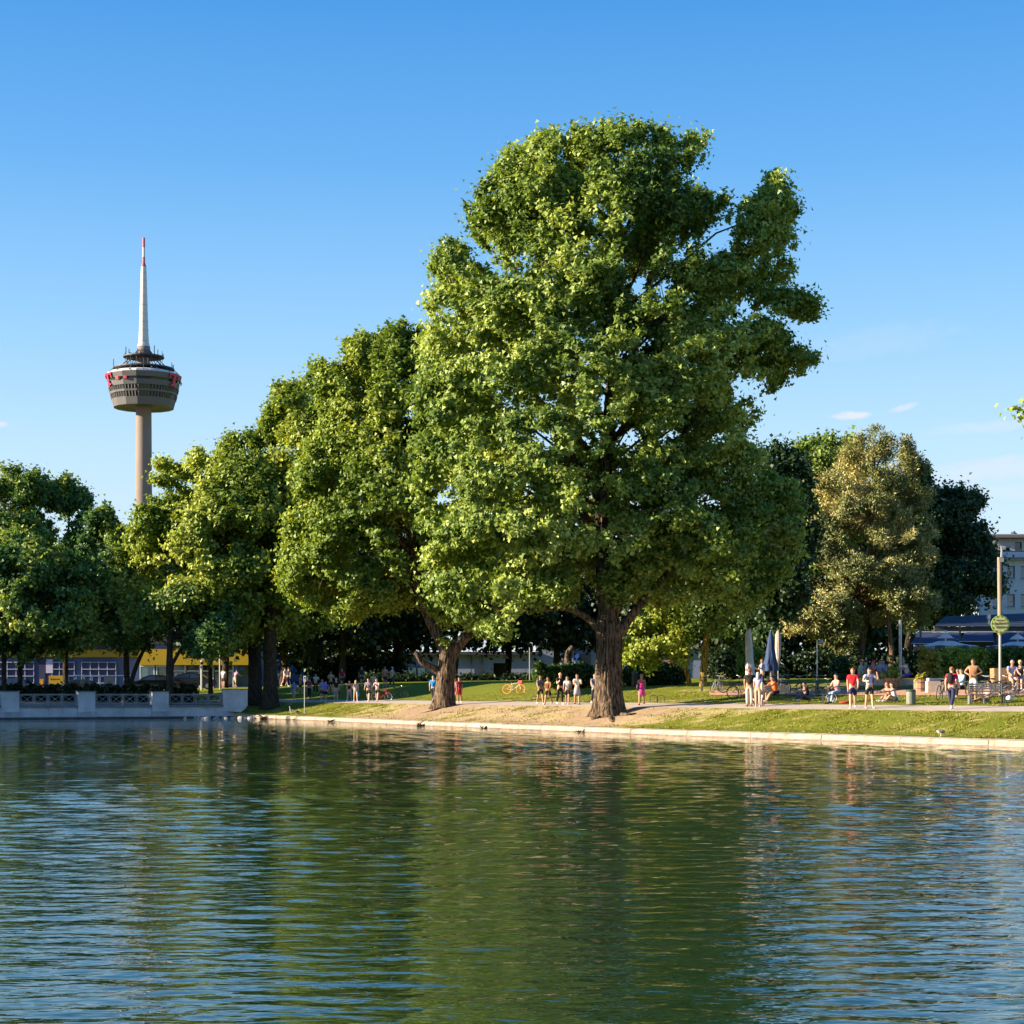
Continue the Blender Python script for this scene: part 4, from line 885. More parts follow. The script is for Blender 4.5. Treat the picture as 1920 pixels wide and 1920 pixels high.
# -- grey-blue hall right of the twin trunks and the long white pavilion
d = 200; hb = ad(555, d); HB = empty('grey_blue_hall', hb, 'plain grey blue hall glimpsed right of the dark twin trunks', 'building')
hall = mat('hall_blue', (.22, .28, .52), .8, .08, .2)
for i in range(5):
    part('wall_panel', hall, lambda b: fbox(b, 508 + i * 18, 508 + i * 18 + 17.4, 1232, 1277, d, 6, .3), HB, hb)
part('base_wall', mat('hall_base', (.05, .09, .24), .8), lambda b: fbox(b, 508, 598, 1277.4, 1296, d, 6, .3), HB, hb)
part('roof', mat('flat_roof', (.045, .045, .055), .9), lambda b: fbox(b, 504, 602, 1226, 1231.6, d, 8, -.3), HB, hb)
d = 205; hb = ad(1000, d); HB = empty('white_pavilion', hb, 'long low white pavilion with blue windows and dark doorway behind the trees', 'building')
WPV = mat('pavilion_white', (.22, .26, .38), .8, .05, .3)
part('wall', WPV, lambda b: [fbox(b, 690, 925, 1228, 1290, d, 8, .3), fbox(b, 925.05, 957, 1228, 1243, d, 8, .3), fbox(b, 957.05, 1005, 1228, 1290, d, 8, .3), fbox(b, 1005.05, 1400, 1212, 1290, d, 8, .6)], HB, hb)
part('roof', mat('flat_roof', (.045, .045, .055), .9), lambda b: [fbox(b, 684, 1008, 1222, 1227.7, d, 10, -.3), fbox(b, 1008.1, 1406, 1206, 1211.7, d, 10, .0)], HB, hb)
part('doorway', mat('door_dark', (.01, .012, .02), .5), lambda b: fbox(b, 925, 957, 1243, 1290, d, .5, 3), HB, hb)
for x0 in list(range(715, 800, 17)):
    w_ = empty('window', (0, 0, 0)); w_.parent = HB
    part('frame', mat('navy_frame', (.02, .03, .08), .5), lambda b: fbox(b, x0 - 1, x0 + 15, 1251, 1270, d, .2, .15), w_, hb); part('pane', GLASSB, lambda b: fbox(b, x0, x0 + 14, 1252.5, 1268, d, .1, .06), w_, hb)
for x0, x1, m_ in ((1078, 1086, BLUEP), (1087, 1108, GLASS), (1255, 1262, mat('rust_panel', (.3, .12, .04), .7)), (1352, 1358, mat('lime_panel', (.5, .55, .05), .6)), (1360, 1384, mat('turquoise_panel', (.05, .40, .42), .6))):
    part('facade_panel', m_, lambda b: fbox(b, x0, x1, 1226, 1268, d, .3, .3), HB, hb)
for x_ in (883, 903): part('downpipe', STEELD, lambda b: fbox(b, x_, x_ + 1.6, 1228, 1290, d, .15, .1), HB, hb)

# -- white apartment house on the right
d = 165; ab = ad(1880, d); AB = empty('apartment_house', ab, 'white rendered apartment house with set back top storey and square windows', 'building')
APW = mat('apartment_white', (.50, .53, .58), .85, .05, .4)
def wall_with_holes(b, px0, px1, py0, py1, d, dep, holes, off):
    xs = sorted({px0, px1, *[h[0] for h in holes], *[h[1] for h in holes]}); ys = sorted({py0, py1, *[h[2] for h in holes], *[h[3] for h in holes]})
    for i in range(len(xs) - 1):
        for j in range(len(ys) - 1):
            cx_, cy_ = (xs[i] + xs[i + 1]) / 2, (ys[j] + ys[j + 1]) / 2
            if not any(h[0] < cx_ < h[1] and h[2] < cy_ < h[3] for h in holes): fbox(b, xs[i], xs[i + 1], ys[j], ys[j + 1], d, dep, off)
hs_ = []
for k_, (y0, y1) in enumerate(((1061, 1085), (1114, 1138), (1167, 1191), (1220, 1244))):
    for x0 in (1836 + 26, 1888, 1914, 1940, 1966, 1992, 2018):
        hs_.append((x0, x0 + 15, y0, y1))
part('wall', APW, lambda b: wall_with_holes(b, 1838, 2045, 1048.5, 1296, d, .4, hs_, 0), AB, ab)
part('side_wall', APW, lambda b: fbox(b, 1838, 1842, 1048.5, 1296, d, 12, .401), AB, ab)
FRM = mat('window_frame_dark', (.05, .07, .10), .5)
for (x0, x1, y0, y1) in hs_:
    if x0 > 1960: continue
    w_ = empty('window', (0, 0, 0)); w_.parent = AB
    part('frame', FRM, lambda b: [fbox(b, x0, x0 + 1.2, y0, y1, d, .08, .2), fbox(b, x1 - 1.2, x1, y0, y1, d, .08, .2), fbox(b, x0 + 1.2, x1 - 1.2, y0, y0 + 1.2, d, .08, .2), fbox(b, x0 + 1.2, x1 - 1.2, y1 - 1.6, y1, d, .08, .2)], w_, ab)
    part('pane', mat('window_pane', (.16, .22, .27), .08, .15, .5, spec=.8), lambda b: fbox(b, x0 + 1.2, x1 - 1.2, y0 + 1.2, y1 - 1.6, d, .04, .26), w_, ab)
    part('sill', APW, lambda b: fbox(b, x0 - 1, x1 + 1, y1 + .1, y1 + 1.2, d, .15, -.14), w_, ab)
part('cornice', mat('cornice_grey', (.16, .17, .20), .7), lambda b: [fbox(b, 1834, 2048, 1046, 1048.3, d, 1.4, -.7)], AB, ab)
part('cornice_edge', APW, lambda b: [fbox(b, 1834, 2048, 1048.4, 1050, d, .5, -.52)], AB, ab)
part('parapet', APW, lambda b: fbox(b, 1838, 2045, 1035, 1045.8, d, .2, -.3), AB, ab)
part('parapet_rail', STEELD, lambda b: fbox(b, 1838, 2045, 1033.4, 1034.8, d, .15, -.3), AB, ab)
part('top_storey', mat('top_storey_render', (.52, .51, .51), .85, .04, .4), lambda b: wall_with_holes(b, 1852, 2045, 1008, 1035, d + 2, .4, [(1903, 1916, 1016, 1035), (1931, 1944, 1016, 1035), (1960, 1973, 1016, 1035)], 0), AB, ab)
part('roof_slab', mat('roof_brown', (.17, .13, .12), .8), lambda b: [fbox(b, 1846, 2050, 1003.4, 1007.9, d + 1, 12, 0)], AB, ab)
part('roof_top', mat('roof_grey', (.28, .30, .30), .8), lambda b: [fbox(b, 1848, 2050, 1001.2, 1003.2, d + 1.6, 10, 0)], AB, ab)
part('chimney', STEELD, lambda b: [fbox(b, 1901, 1904, 996, 1001.1, d + 3, 1, 0), fbox(b, 1904.1, 1907, 999, 1001.1, d + 3, 1, 0)], AB, ab)
for x0, x1 in ((1903, 1916), (1931, 1944)):
    w_ = empty('balcony_door', (0, 0, 0)); w_.parent = AB
    part('frame', FRM, lambda b: [fbox(b, x0, x0 + .8, 1016, 1035, d + 2, .08, .2), fbox(b, x1 - .8, x1, 1016, 1035, d + 2, .08, .2)], w_, ab); part('pane', GLASS, lambda b: fbox(b, x0 + .8, x1 - .8, 1016, 1035, d + 2, .04, .3), w_, ab)
cc = np.array([P(1890 + random.uniform(-3, 3), 1030 + random.uniform(-2, 2), d) for _ in range(5)]); pb = P(1890, 1034, d)
t = empty('potted_bush', pb, 'small dark round bush on the roof terrace of the white apartment house', 'plant'); leaves_mesh('foliage', cc, .2, 30, .15, LF_G, t, pb); b = MB(); b.lathe([(.01, -.15), (.16, -.15), (.2, .05), (.17, .05)], 10); b.build('pot', STEELD, t)
for x_, lab in ((1857, 'dark thin drainpipe post in front of the apartment house'),):
    pb = ad(x_, 150); t = empty('thin_mast', pb, 'thin pale mast rising at the left edge of the white apartment house', 'mast'); b = MB(); b.tube([(0, 0, -.1), (0, 0, P(x_, 1038, 150).z - pb.z)], .05, 8); b.build('pole', STEEL, t)

# -- beer garden pavilion: navy tiled roof, awnings, posts
d = 112; gb = ad(1830, d); GB = empty('beer_garden_pavilion', gb, 'beer garden pavilion with dark navy tiled roof and navy awnings', 'building')
def quad3(b, ps, th=.06):
    n = len(ps); v = [Vector(p) for p in ps] + [Vector(p) - Vector((0, 0, th)) for p in ps]
    b.add(v, [tuple(range(n)), tuple(range(2 * n - 1, n - 1, -1))] + [(i, i + n, (i + 1) % n + n, (i + 1) % n) for i in range(n)])
def rows_roof(name, x0a, x0b, x1a, x1b, ya, yb, da, db, m, n):
    rf = empty(name, (0, 0, 0)); rf.parent = GB
    for i in range(n):
        t0, t1 = i / n, (i + 1.06) / n
        L0_, L1_ = (lambda t_: P(x0a + (x0b - x0a) * t_, ya + (yb - ya) * t_, da + (db - da) * t_)), (lambda t_: P(x1a + (x1b - x1a) * t_, (ya + (yb - ya) * t_) - 9 * (1 - t_), da + (db - da) * t_))
        b = MB(); quad3(b, [L0_(t0), L1_(t0), L1_(t1) + Vector((0, 0, .03)), L0_(t1) + Vector((0, 0, .03))], .05); b.build('tile_course', m, rf, False, gb)
rows_roof('tiled_roof', 1772, 1752, 1990, 1990, 1156, 1174, 118, 113.6, NAVYT, 7)
part('gable_wall', mat('pavilion_wall', (.05, .06, .08), .8), lambda b: [fbox(b, 1725, 1990, 1186, 1290, 117, .3, 0), fbox(b, 1752, 1990, 1175, 1184, 113.8, .2, 0)], GB, gb)
part('awning_rail', mat('awning_rail', (.40, .42, .47), .5), lambda b: fbox(b, 1725, 1990, 1183.5, 1185.6, 112.8, .12, 0), GB, gb)
for x0, x1, y1 in ((1712, 1800, 1207), (1801, 1862, 1203), (1864, 1990, 1212)):
    b = MB(); quad3(b, [P(x0 + 8, 1186, 112.9), P(x1, 1186, 112.9), P(x1 + 2, y1 - 1, 109.5), P(x0 - 3, y1 - 1, 109.5)], .03); b.build('awning', NAVY, GB, False, gb)
    b = MB(); fbox(b, x0 - 3, x1 + 2, y1 - 1, y1 + .3, 109.4, .05, 0); b.build('awning_bar', mat('awning_bar', (.30, .32, .38), .5), GB, False, gb)
for x_ in (1726, 1800, 1870, 1935): part('post', STEELD, lambda b: b.box(((x_ - CX) / F * 110, 110, gb.z + 1.6), (.1, .1, 3.4)), GB, gb)
part('vent_pipe', STEEL, lambda b: b.tube([P(1855, 1172, 112), P(1854, 1160, 112)], .07, 8) and b.tube([P(1854, 1160, 112), P(1853.5, 1152, 112)], .12, 8), GB, gb)

# -- parasols
def open_parasol(px, pyc, pyt, halfpx, d, label, lets):
    g = ad(px, d); t = empty('parasol', g, label, 'parasol'); r = halfpx * d / F; zc = P(px, pyc, d).z - g.z; zt = P(px, pyt, d).z - g.z
    b = MB(); b.tube([(0, 0, 0), (0, 0, zt)], .04, 8); b.build('pole', STEEL, t)
    for i in range(8):
        a0, a1 = 2 * math.pi * i / 8 + R(22.5), 2 * math.pi * (i + 1) / 8 + R(22.5); b = MB()
        k_ = .30; sag = -.10
        def pt_(a, f): return Vector((math.cos(a) * r * f, math.sin(a) * r * f * .95, zt - .18 + (zc - zt + .18) * f + sag * math.sin(f * math.pi)))
        rows_ = [.22, .45, .7, 1.0]; vs = []
        for f_ in rows_:
            p0, p1 = pt_(a0, f_), pt_(a1, f_); pm = (p0 + p1) / 2 + Vector((0, 0, -.05 * f_)); vs += [p0, pm, p1]
        fs = [(3 * j + q, 3 * j + q + 1, 3 * j + q + 4, 3 * j + q + 3) for j in range(3) for q in range(2)]; b.add(vs, fs); b.build('canopy_panel', GREYC, t)
        p0, p1 = pt_(a0, 1), pt_(a1, 1); pm = (p0 + p1) / 2 + Vector((0, 0, -.05)); b = MB(); dz = Vector((0, 0, -.26))
        b.add([p0, pm, p1, p1 + dz, pm + dz, p0 + dz], [(0, 1, 4, 5), (1, 2, 3, 4)]); b.build('valance', mat('valance_dark', (.07, .06, .07), .8), t)
        if lets and (a0 + a1) / 2 % (2 * math.pi) > math.pi:
            q = (p0 + p1) / 2 * 1.012 + dz * .55; ang = math.atan2(q.y, q.x) + math.pi / 2
            text(lets, .21, q, (R(90), 0, ang), LIGHTP, t, sx=min(1.0, r * .62 / 1.6))
    b = MB(); b.lathe([(r * .26, zt - .20), (r * .16, zt - .05), (.02, zt + .1)], 8); b.build('top_vent', GREYC, t); b = MB(); b.tube([(0, 0, zt), (.02, 0, zt + .2)], .03, 6); b.ell((0, 0, zt + .2), (.05, .05, .06), 8, 5); b.build('finial', STEEL, t)
open_parasol(1773, 1211, 1190, 61, 101, 'large open grey parasol with lettered valance over the beer garden shrubs', 'Gaffel Kölsch')
open_parasol(1908, 1211, 1192, 60, 100, 'open grey parasol with lettered valance behind the round sign pole', 'Gaffel Kölsch')
def closed_parasol(px, pyt, pyb, wpx, d, m, label, prof, lean=0):
    g = ad(px, d); t = empty('closed_parasol', g, label, 'parasol'); zt = P(px, pyt, d).z - g.z; zb = P(px, pyb, d).z - g.z; H = zt - zb
    b = MB(); b.tube([(lean * 0, 0, 0), (0, 0, zt + .05)], .035, 8); b.build('pole', STEEL, t)
    b = MB(); vs = []; n = 20; k_ = len(prof)
    for (f_, w_) in prof:
        for j in range(n):
            q = 2 * math.pi * j / n; rr = w_ * wpx * d / F / 2 * (1 + .22 * math.cos(q * 6 + f_ * 3))
            vs.append((math.cos(q) * rr + lean * f_, math.sin(q) * rr, zb + H * f_))
    b.add(vs, [(i * n + j, i * n + (j + 1) % n, (i + 1) * n + (j + 1) % n, (i + 1) * n + j) for i in range(k_ - 1) for j in range(n)] + [tuple((k_ - 1) * n + j for j in range(n))]); b.build('folded_canopy', m, t, True)
    b = MB(); b.box((0, 0, .06), (.7, .7, .12)); b.build('base', CONC, t)
GPAR = mat('folded_grey_cover', (.62, .58, .54), .85, .2, 3); PPAR = mat('folded_beige_canopy', (.42, .33, .29), .85, .2, 3)
closed_parasol(1407, 1181, 1266, 15, 98, GPAR, 'tall closed grey parasol, thickest of the three', [(0, 1.0), (.2, .95), (.5, .85), (.9, .7), (1, .35)], -.12)
closed_parasol(1445, 1183, 1258, 26, 104, mat('folded_blue_canopy', (.015, .04, .12), .8, .3, 3), 'closed blue parasol spreading at its foot, between the two grey ones', [(0, .9), (.12, .95), (.4, .65), (.75, .35), (.95, .2), (1, .12)])
closed_parasol(1459, 1183, 1256, 11, 105, PPAR, 'slim closed beige parasol right next to the blue one', [(0, .15), (.25, .55), (.55, .9), (.9, .85), (1, .4)])

# ================================================================ lamps, poles, signs
g = at(1875, 13.2); t = empty('sign_pole', g, 'tall pole with curved lamp arm and round yellow green beer garden sign', 'lamp post'); d = g.y
def L_(px, py, dd=0): q = P(px, py, d + dd); return q - g
b = MB(); b.tube([(0, 0, -.1), L_(1875, 1190)], .055 * 1.0, 10); b.build('lower_pole', mat('pale_pole', (.42, .44, .42), .5, .1, 3), t)
b = MB(); b.tube([L_(1875, 1190), L_(1874, 1045)], [.10, .10], 12); b.build('wooden_mast', mat('brown_mast', (.30, .20, .15), .8, .2, 2, stretch=(4, 4, .6)), t)
pp, rr = smooth_path([L_(1877, 1052), L_(1878, 1030), L_(1874, 1020), L_(1866, 1015.5)], [.045] * 4, 5); b = MB(); b.tube(pp, rr, 8); b.box(L_(1877, 1050), (.2, .2, .18)); b.build('lamp_arm', STEEL, t)
b = MB(); b.ell(L_(1866, 1017), (.12, .10, .10), 10, 6); b.build('lamp_head', STEELD, t)
rs_ = 17 * d / F; sc_ = L_(1873.5, 1171); sc_.y -= .16
SG = empty('round_sign', sc_); SG.parent = t
def disc(b, r, y0, y1, n=36): b.add([(math.cos(2 * math.pi * j / n) * r, y, math.sin(2 * math.pi * j / n) * r) for y in (y0, y1) for j in range(n)], [tuple(range(n)), tuple(range(2 * n - 1, n - 1, -1))] + [(j, (j + 1) % n, n + (j + 1) % n, n + j) for j in range(n)])
b = MB(); disc(b, rs_, -.03, .03); b.build('rim', mat('sign_green', (.30, .42, .06), .5, .35, 9), SG)
b = MB(); disc(b, rs_ * .84, -.036, -.028); b.build('face', mat('sign_cream', (.62, .58, .26), .6, .08, 4), SG)
b = MB()
for q in range(11):
    a = 2 * math.pi * q / 11 + .2; c0 = Vector((math.cos(a) * rs_ * .86, -.038, math.sin(a) * rs_ * .86)); b.add([c0 + Vector((math.cos(a + k_) * .05 * (1.3 if k_ in (0, math.pi) else .8), 0, math.sin(a + k_) * .05)) for k_ in (0, math.pi / 2, math.pi, 3 * math.pi / 2)], [(0, 3, 2, 1)])
b.build('leaf_marks', mat('sign_leaf', (.05, .20, .05), .6), SG)
text('Biergarten', .085, (0, -.045, .19), (R(90), 0, 0), DKG, SG); text('Aachener', .17, (-.01, -.045, .05), (R(90), R(-4), 0), DKG, SG, sx=.85); text('Weiher', .17, (.02, -.045, -.12), (R(90), R(-4), 0), DKG, SG, sx=.9)
def garden_lamp(px, s_, pyt, label):
    g = at(px, s_) if s_ < 60 else ad(px, s_); t = empty('garden_lamp', g, label, 'lamp'); h_ = P(px, pyt, g.y).z - g.z
    b = MB(); b.tube([(0, 0, 0), (0, 0, h_)], .035, 8); b.tube([(0, 0, h_), (.22, 0, h_ - .02)], .02, 6); b.build('pole', STEEL, t)
    b = MB(); b.lathe([(.15, h_ - .18), (.11, h_ - .08), (.03, h_ + .02), (.01, h_ + .08)], 14, (.25, 0, 0)); b.build('lamp_shade', mat('lamp_shade_grey', (.35, .33, .30), .5), t)
garden_lamp(1532, 100, 1200, 'thin garden lamp with bell shade above the parked bicycles')
for px, d, y0, r_, lab, nm in ((993, 165, 1215, .05, 'slim pale flagless pole at the corner of the white hall', 'thin_pole'), (1624, 118, 1234, .05, 'bent thin pipe post behind the seated people in caps', 'thin_pole'), (412, 160, 1230, .06, 'white post with pink lit side between the shop windows', 'thin_pole'), (378, 158, 1240, .1, 'stout pale post in front of the shop windows', 'thin_pole'), (1688, 125, 1165, .1, 'pale lit pole standing between the slim pine trunk and the pavilion', 'thin_pole')):
    g = ad(px, d); t = empty(nm, g, lab, 'pole'); b = MB(); b.tube([(0, 0, -.1), (0, 0, P(px, y0, d).z - g.z)], r_, 8); b.build('shaft', STEEL, t); b = MB(); b.ell((0, 0, P(px, y0, d).z - g.z), (r_ * 1.1, r_ * 1.1, r_ * 1.1), 8, 4); b.build('cap', STEEL, t)
g = at(571, 1.6); t = empty('info_sign', g, 'slim sign post with small white pictogram plate at the grassy shore', 'sign'); h_ = P(571, 1268, g.y).z - g.z
b = MB(); b.tube([(0, 0, -.1), (0, 0, h_)], .035, 8); b.build('post', STEEL, t); b = MB(); b.box((.02, -.05, h_ - .18), (.20, .02, .42)); b.build('plate', mat('sign_white', (.7, .72, .75), .5), t)
b = MB(); b.box((.02, -.063, h_ - .12), (.10, .006, .12)); b.box((.02, -.063, h_ - .27), (.12, .006, .03)); b.build('pictogram', mat('sign_black', (.03, .03, .04), .5), t)

# ================================================================ bins, planters, benches, bits
def bin_(px, s_, h, r, m, label, lid):
    g = at(px, s_); t = empty('litter_bin', g, label, 'bin'); b = MB(); b.lathe([(.01, 0), (r * .92, 0), (r, .03), (r, h * .86), (r * .97, h * .88)], 20); b.build('body', m, t, False)
    b = MB(); b.lathe([(r * 1.06, h * .86), (r * 1.08, h * .93), (r * .85, h), (.01, h)], 20); b.build('lid', lid, t); b = MB(); b.tube([(0, 0, -.15), (0, 0, .02)], .05, 6); b.build('foot', STEELD, t)
bin_(1708, 8.6, .66, .21, mat('bin_grey_green', (.16, .17, .13), .6, .15, 4), 'grey green cylindrical litter bin beside the path near the seated girls', mat('bin_dark_green', (.03, .06, .04), .5))
bin_(1191, 17, .95, .24, mat('bin_near_black', (.02, .02, .02), .6), 'dark litter bin in the grass just left of the person in pink', STEELD)
g = at(1561, 9.3); t = empty('cargo_trailer', g, 'black box trailer with bright green lid and small spoked wheels beside the bench', 'trailer')
b = MB(); b.box((0, 0, .52), (.42, .5, .5)); b.build('box', BLACK, t); b = MB(); b.box((0, 0, .79), (.46, .54, .035)); b.build('lid', mat('green_lid', (.03, .28, .06), .5), t)
for sy in (-.3, .3):
    b = MB(); vs = []
    b.tube([(math.cos(q) * .2 - .05, sy, .2 + math.sin(q) * .2) for q in np.linspace(0, 2 * math.pi, 17)], .022, 6); b.tube([(-.25, sy, .2), (.15, sy, .2)], .008, 4); b.tube([(-.05, sy, 0), (-.05, sy, .4)], .008, 4); b.build('wheel', STEEL, t)
def tub(px, s_, r0, r1, h, label, plant=None, n=14, lift=0.0):
    g = at(px, s_); g.z += lift; t = empty('planter_tub', g, label, 'planter')
    for i in range(n):
        a0, a1 = 2 * math.pi * i / n, 2 * math.pi * (i + .92) / n; b = MB()
        v = [(math.cos(a) * r, math.sin(a) * r, z) for z, r in ((0, r0), (h, r1)) for a in (a0, a1)] + [(math.cos(a) * (r - .04), math.sin(a) * (r - .04), z) for z, r in ((0, r0), (h, r1)) for a in (a0, a1)]
        b.add(v, [(0, 1, 3, 2), (4, 6, 7, 5), (0, 4, 5, 1), (2, 3, 7, 6), (0, 2, 6, 4), (1, 5, 7, 3)]); b.build('stave', WOOD, t)
    b = MB(); b.lathe([(r0 * .95, .02), (r1 * .95, h - .06), (.01, h - .05)], 14); b.build('soil', mat('soil', (.06, .045, .03), .95), t)
    for z_ in (.25, .75):
        rr_ = r0 + (r1 - r0) * z_ + .008; b = MB(); b.lathe([(rr_ - .005, h * z_ - .015), (rr_ + .004, h * z_ - .015), (rr_ + .006, h * z_ + .015), (rr_ - .003, h * z_ + .015)], 20); b.build('hoop', STEELD, t)
    if plant:
        m_, hh, ww, cnt = plant; cc = np.array([(g.x + random.gauss(0, ww), g.y + random.gauss(0, ww), g.z + h + random.uniform(0.02, hh)) for _ in range(cnt)]); leaves_mesh('plant', cc, .10, 22, .14, m_, t, g); LEAFCOUNT[0] += cnt * 22
    return t
tub(1672, 15.4, .34, .40, .62, 'wooden tub with leafy green plant behind the girls sitting on the grass', (LF_B, .55, .16, 22))
tub(1727, 14.8, .36, .36, .60, 'wooden barrel tub under the yellow green shrub', (LF_Y, .25, .12, 10))
g = at(1752, 14.6); t = empty('stone_trough', g, 'pale square stone planter right of the wooden barrel tub', 'planter'); b = MB(); b.box((0, 0, .27), (.75, .6, .54)); b.build('trough', mat('pale_stone', (.50, .42, .33), .9, .15, 3, .2, 10), t); b = MB(); b.box((0, 0, .545), (.66, .5, .02)); b.build('soil', MATS['soil'], t); b = MB(); b.box((-.05, -.05, .62), (.6, .3, .12), 0, .2); b.build('cushion', mat('grey_cushion', (.4, .4, .45), .9), t)
g = at(1876, 14.2); t = empty('planter_box', g, 'big square wooden planter box with boards beside the sign pole', 'planter')
for i in range(5):
    for (cx_, cy_, dx_, dy_) in ((0, -.36, .78, .03), (0, .36, .78, .03), (-.375, 0, .03, .66), (.375, 0, .03, .66)):
        b = MB(); b.box((cx_, cy_, .56 + .13 * i), (dx_, dy_, .12)); b.build('board', WOOD2, t)
b = MB(); [b.box((sx * .33, sy * .32, .28), (.06, .06, .45)) for sx in (-1, 1) for sy in (-1, 1)]; b.build('feet', STEELD, t)
g = at(1916, 15.6); t = empty('garden_wall', g, 'low dark brick wall behind the seated people at the right edge', 'wall')
for r_ in range(9):
    for c_ in range(14):
        b = MB(); b.box((-.9 + c_ * .25 + (r_ % 2) * .125, 0, .05 + r_ * .115), (.235, .14, .1)); o_ = b.build('brick', mat('brown_brick', (.16, .07, .05), .85, .3, 3), t)
        if r_ or c_:
            me_ = o_.data; o_.data = FIRSTB.data; o_.location = Vector((c_ * .25 + (r_ % 2) * .125, 0, r_ * .115)); bpy.data.meshes.remove(me_)
        else: FIRSTB = o_
b = MB(); b.box((.85, .02, .52), (3.4, .06, 1.0)); b.build('mortar', mat('mortar', (.2, .18, .16), .95), t)
# terrace edge: low pale sitting wall of stone blocks
g = at(1668, 16.4); t = empty('terrace_edge', g, 'low pale stone sitting wall along the beer garden terrace', 'wall')
STN = mat('terrace_stone', (.52, .42, .33), .9, .15, 2, .2, 10)
for i in range(9):
    q = at(1600 + i * 17, 16.4); q2 = at(1600 + i * 17 + 16.4, 16.4); dv = q2 - q; b = MB(); b.box(((q + q2) / 2 - g) + Vector((0, 0, .30)), (dv.length * .985, .4, .32), 0, math.atan2(dv.y, dv.x)); b.build('stone_block', STN, t)
# shallow tan terrace paving
b = MB(); vs = []; prev = None
pxs = np.linspace(1330, 1960, 40); fsx = []
for i, px in enumerate(pxs):
    for s_ in (13.0, 14.2, 15.4): q = at(px, s_); vs.append((q.x, q.y, q.z + .035))
fsx = [(3 * i + q, 3 * i + q + 1, 3 * i + q + 4, 3 * i + q + 3) for i in range(len(pxs) - 1) for q in range(2)]
b.add(vs, fsx); o_ = b.build('terrace_path', mat('terracotta_gravel', (.42, .23, .15), .9, .18, 1.5, .2, 14)); o_['kind'] = 'structure'

def bench(px, s_, rz, label, w=1.5, back=True, m=STEELD, mesh=False, seat_m=None):
    g = at(px, s_); t = empty('bench', g, label, 'bench', rz=rz); sm_ = seat_m or m
    for i in range(5): b = MB(); b.box((0, -.18 + i * .09, .43), (w, .07, .03)); b.build('seat_slat', sm_, t)
    if back:
        for i in range(4): b = MB(); b.box((0, .24 + i * .03, .55 + i * .1), (w, .03, .075)); b.build('back_slat', sm_, t)
    for sx in (-1, 1):
        b = MB(); x_ = sx * (w / 2 - .08); b.box((x_, -.17, .205), (.05, .05, .41)); b.box((x_, .2, .205), (.05, .05, .41)); b.box((x_, .02, .4), (.05, .42, .03)); b.build('leg', m, t)
        if back: b = MB(); b.tube([(x_, .2, .41), (x_, .3, .9)], .022, 6); b.tube([(x_, .24, .62), (x_, -.2, .62), (x_, -.2, .42)], .018, 6); b.build('armrest', m, t)
    return t
bench(1452, 8.7, R(-12), 'dark metal bench on which the person in orange sits', 1.6, True)
bench(1568, 8.8, R(-12), 'dark bench on which the person in light jeans sits', 1.4, False)
MESH = mat('mesh_grey', (.15, .13, .13), .6, .1, 8)
bench(1851, 9.0, R(-3), 'mesh backed metal bench facing away, beside the ball', 1.5, True, STEELD, seat_m=MESH)
g = at(1830, 9.0); t = empty('low_table', g, 'low grey slatted seat left of the mesh backed bench', 'bench')
for i in range(4): b = MB(); b.box((0, -.15 + i * .1, .40), (.75, .08, .03)); b.build('seat_slat', MESH, t)
for sx in (-.3, .3): b = MB(); b.box((sx, 0, .19), (.04, .3, .38)); b.build('leg', STEEL, t)
def hoop(px, s_, w, h, label, n=2):
    g = at(px, s_); t = empty('bike_rail', g, label, 'rail')
    for i in range(n):
        x0 = -w * n / 2 + i * w; b = MB(); b.tube([(x0, 0, 0), (x0, 0, h - .06), (x0 + .06, 0, h), (x0 + w - .1, 0, h), (x0 + w - .04, 0, h - .06), (x0 + w - .04, 0, 0)], .02, 6); b.build('hoop', STEELD, t)
hoop(1233, 8.6, .40, .36, 'pair of low dark metal hoops at the path edge right of the person in pink')
hoop(1003, 8.6, .40, .32, 'low dark metal hoop at the path edge left of the group of walkers', 1)
g = at(1892, 10.5); t = empty('ball', g + Vector((0, 0, .13)), 'white football lying in the grass beside the mesh backed bench', 'ball'); b = MB(); b.ell((0, 0, 0), (.13, .13, .13), 16, 12); b.build('sphere', mat('ball_white', (.75, .75, .72), .5), t, True)
g = at(1584, 8.9); t = empty('red_bag', g, 'flat red bag on the grass between the bench and the person in red', 'bag'); b = MB(); b.ell((0, 0, .05), (.26, .15, .07), 14, 8); b.build('bag_body', mat('red_cloth', (.55, .04, .02), .8), t, True); b = MB(); b.tube([(-.1, 0, .1), (0, 0, .17), (.1, 0, .1)], .012, 5); b.build('strap', BLACK, t)

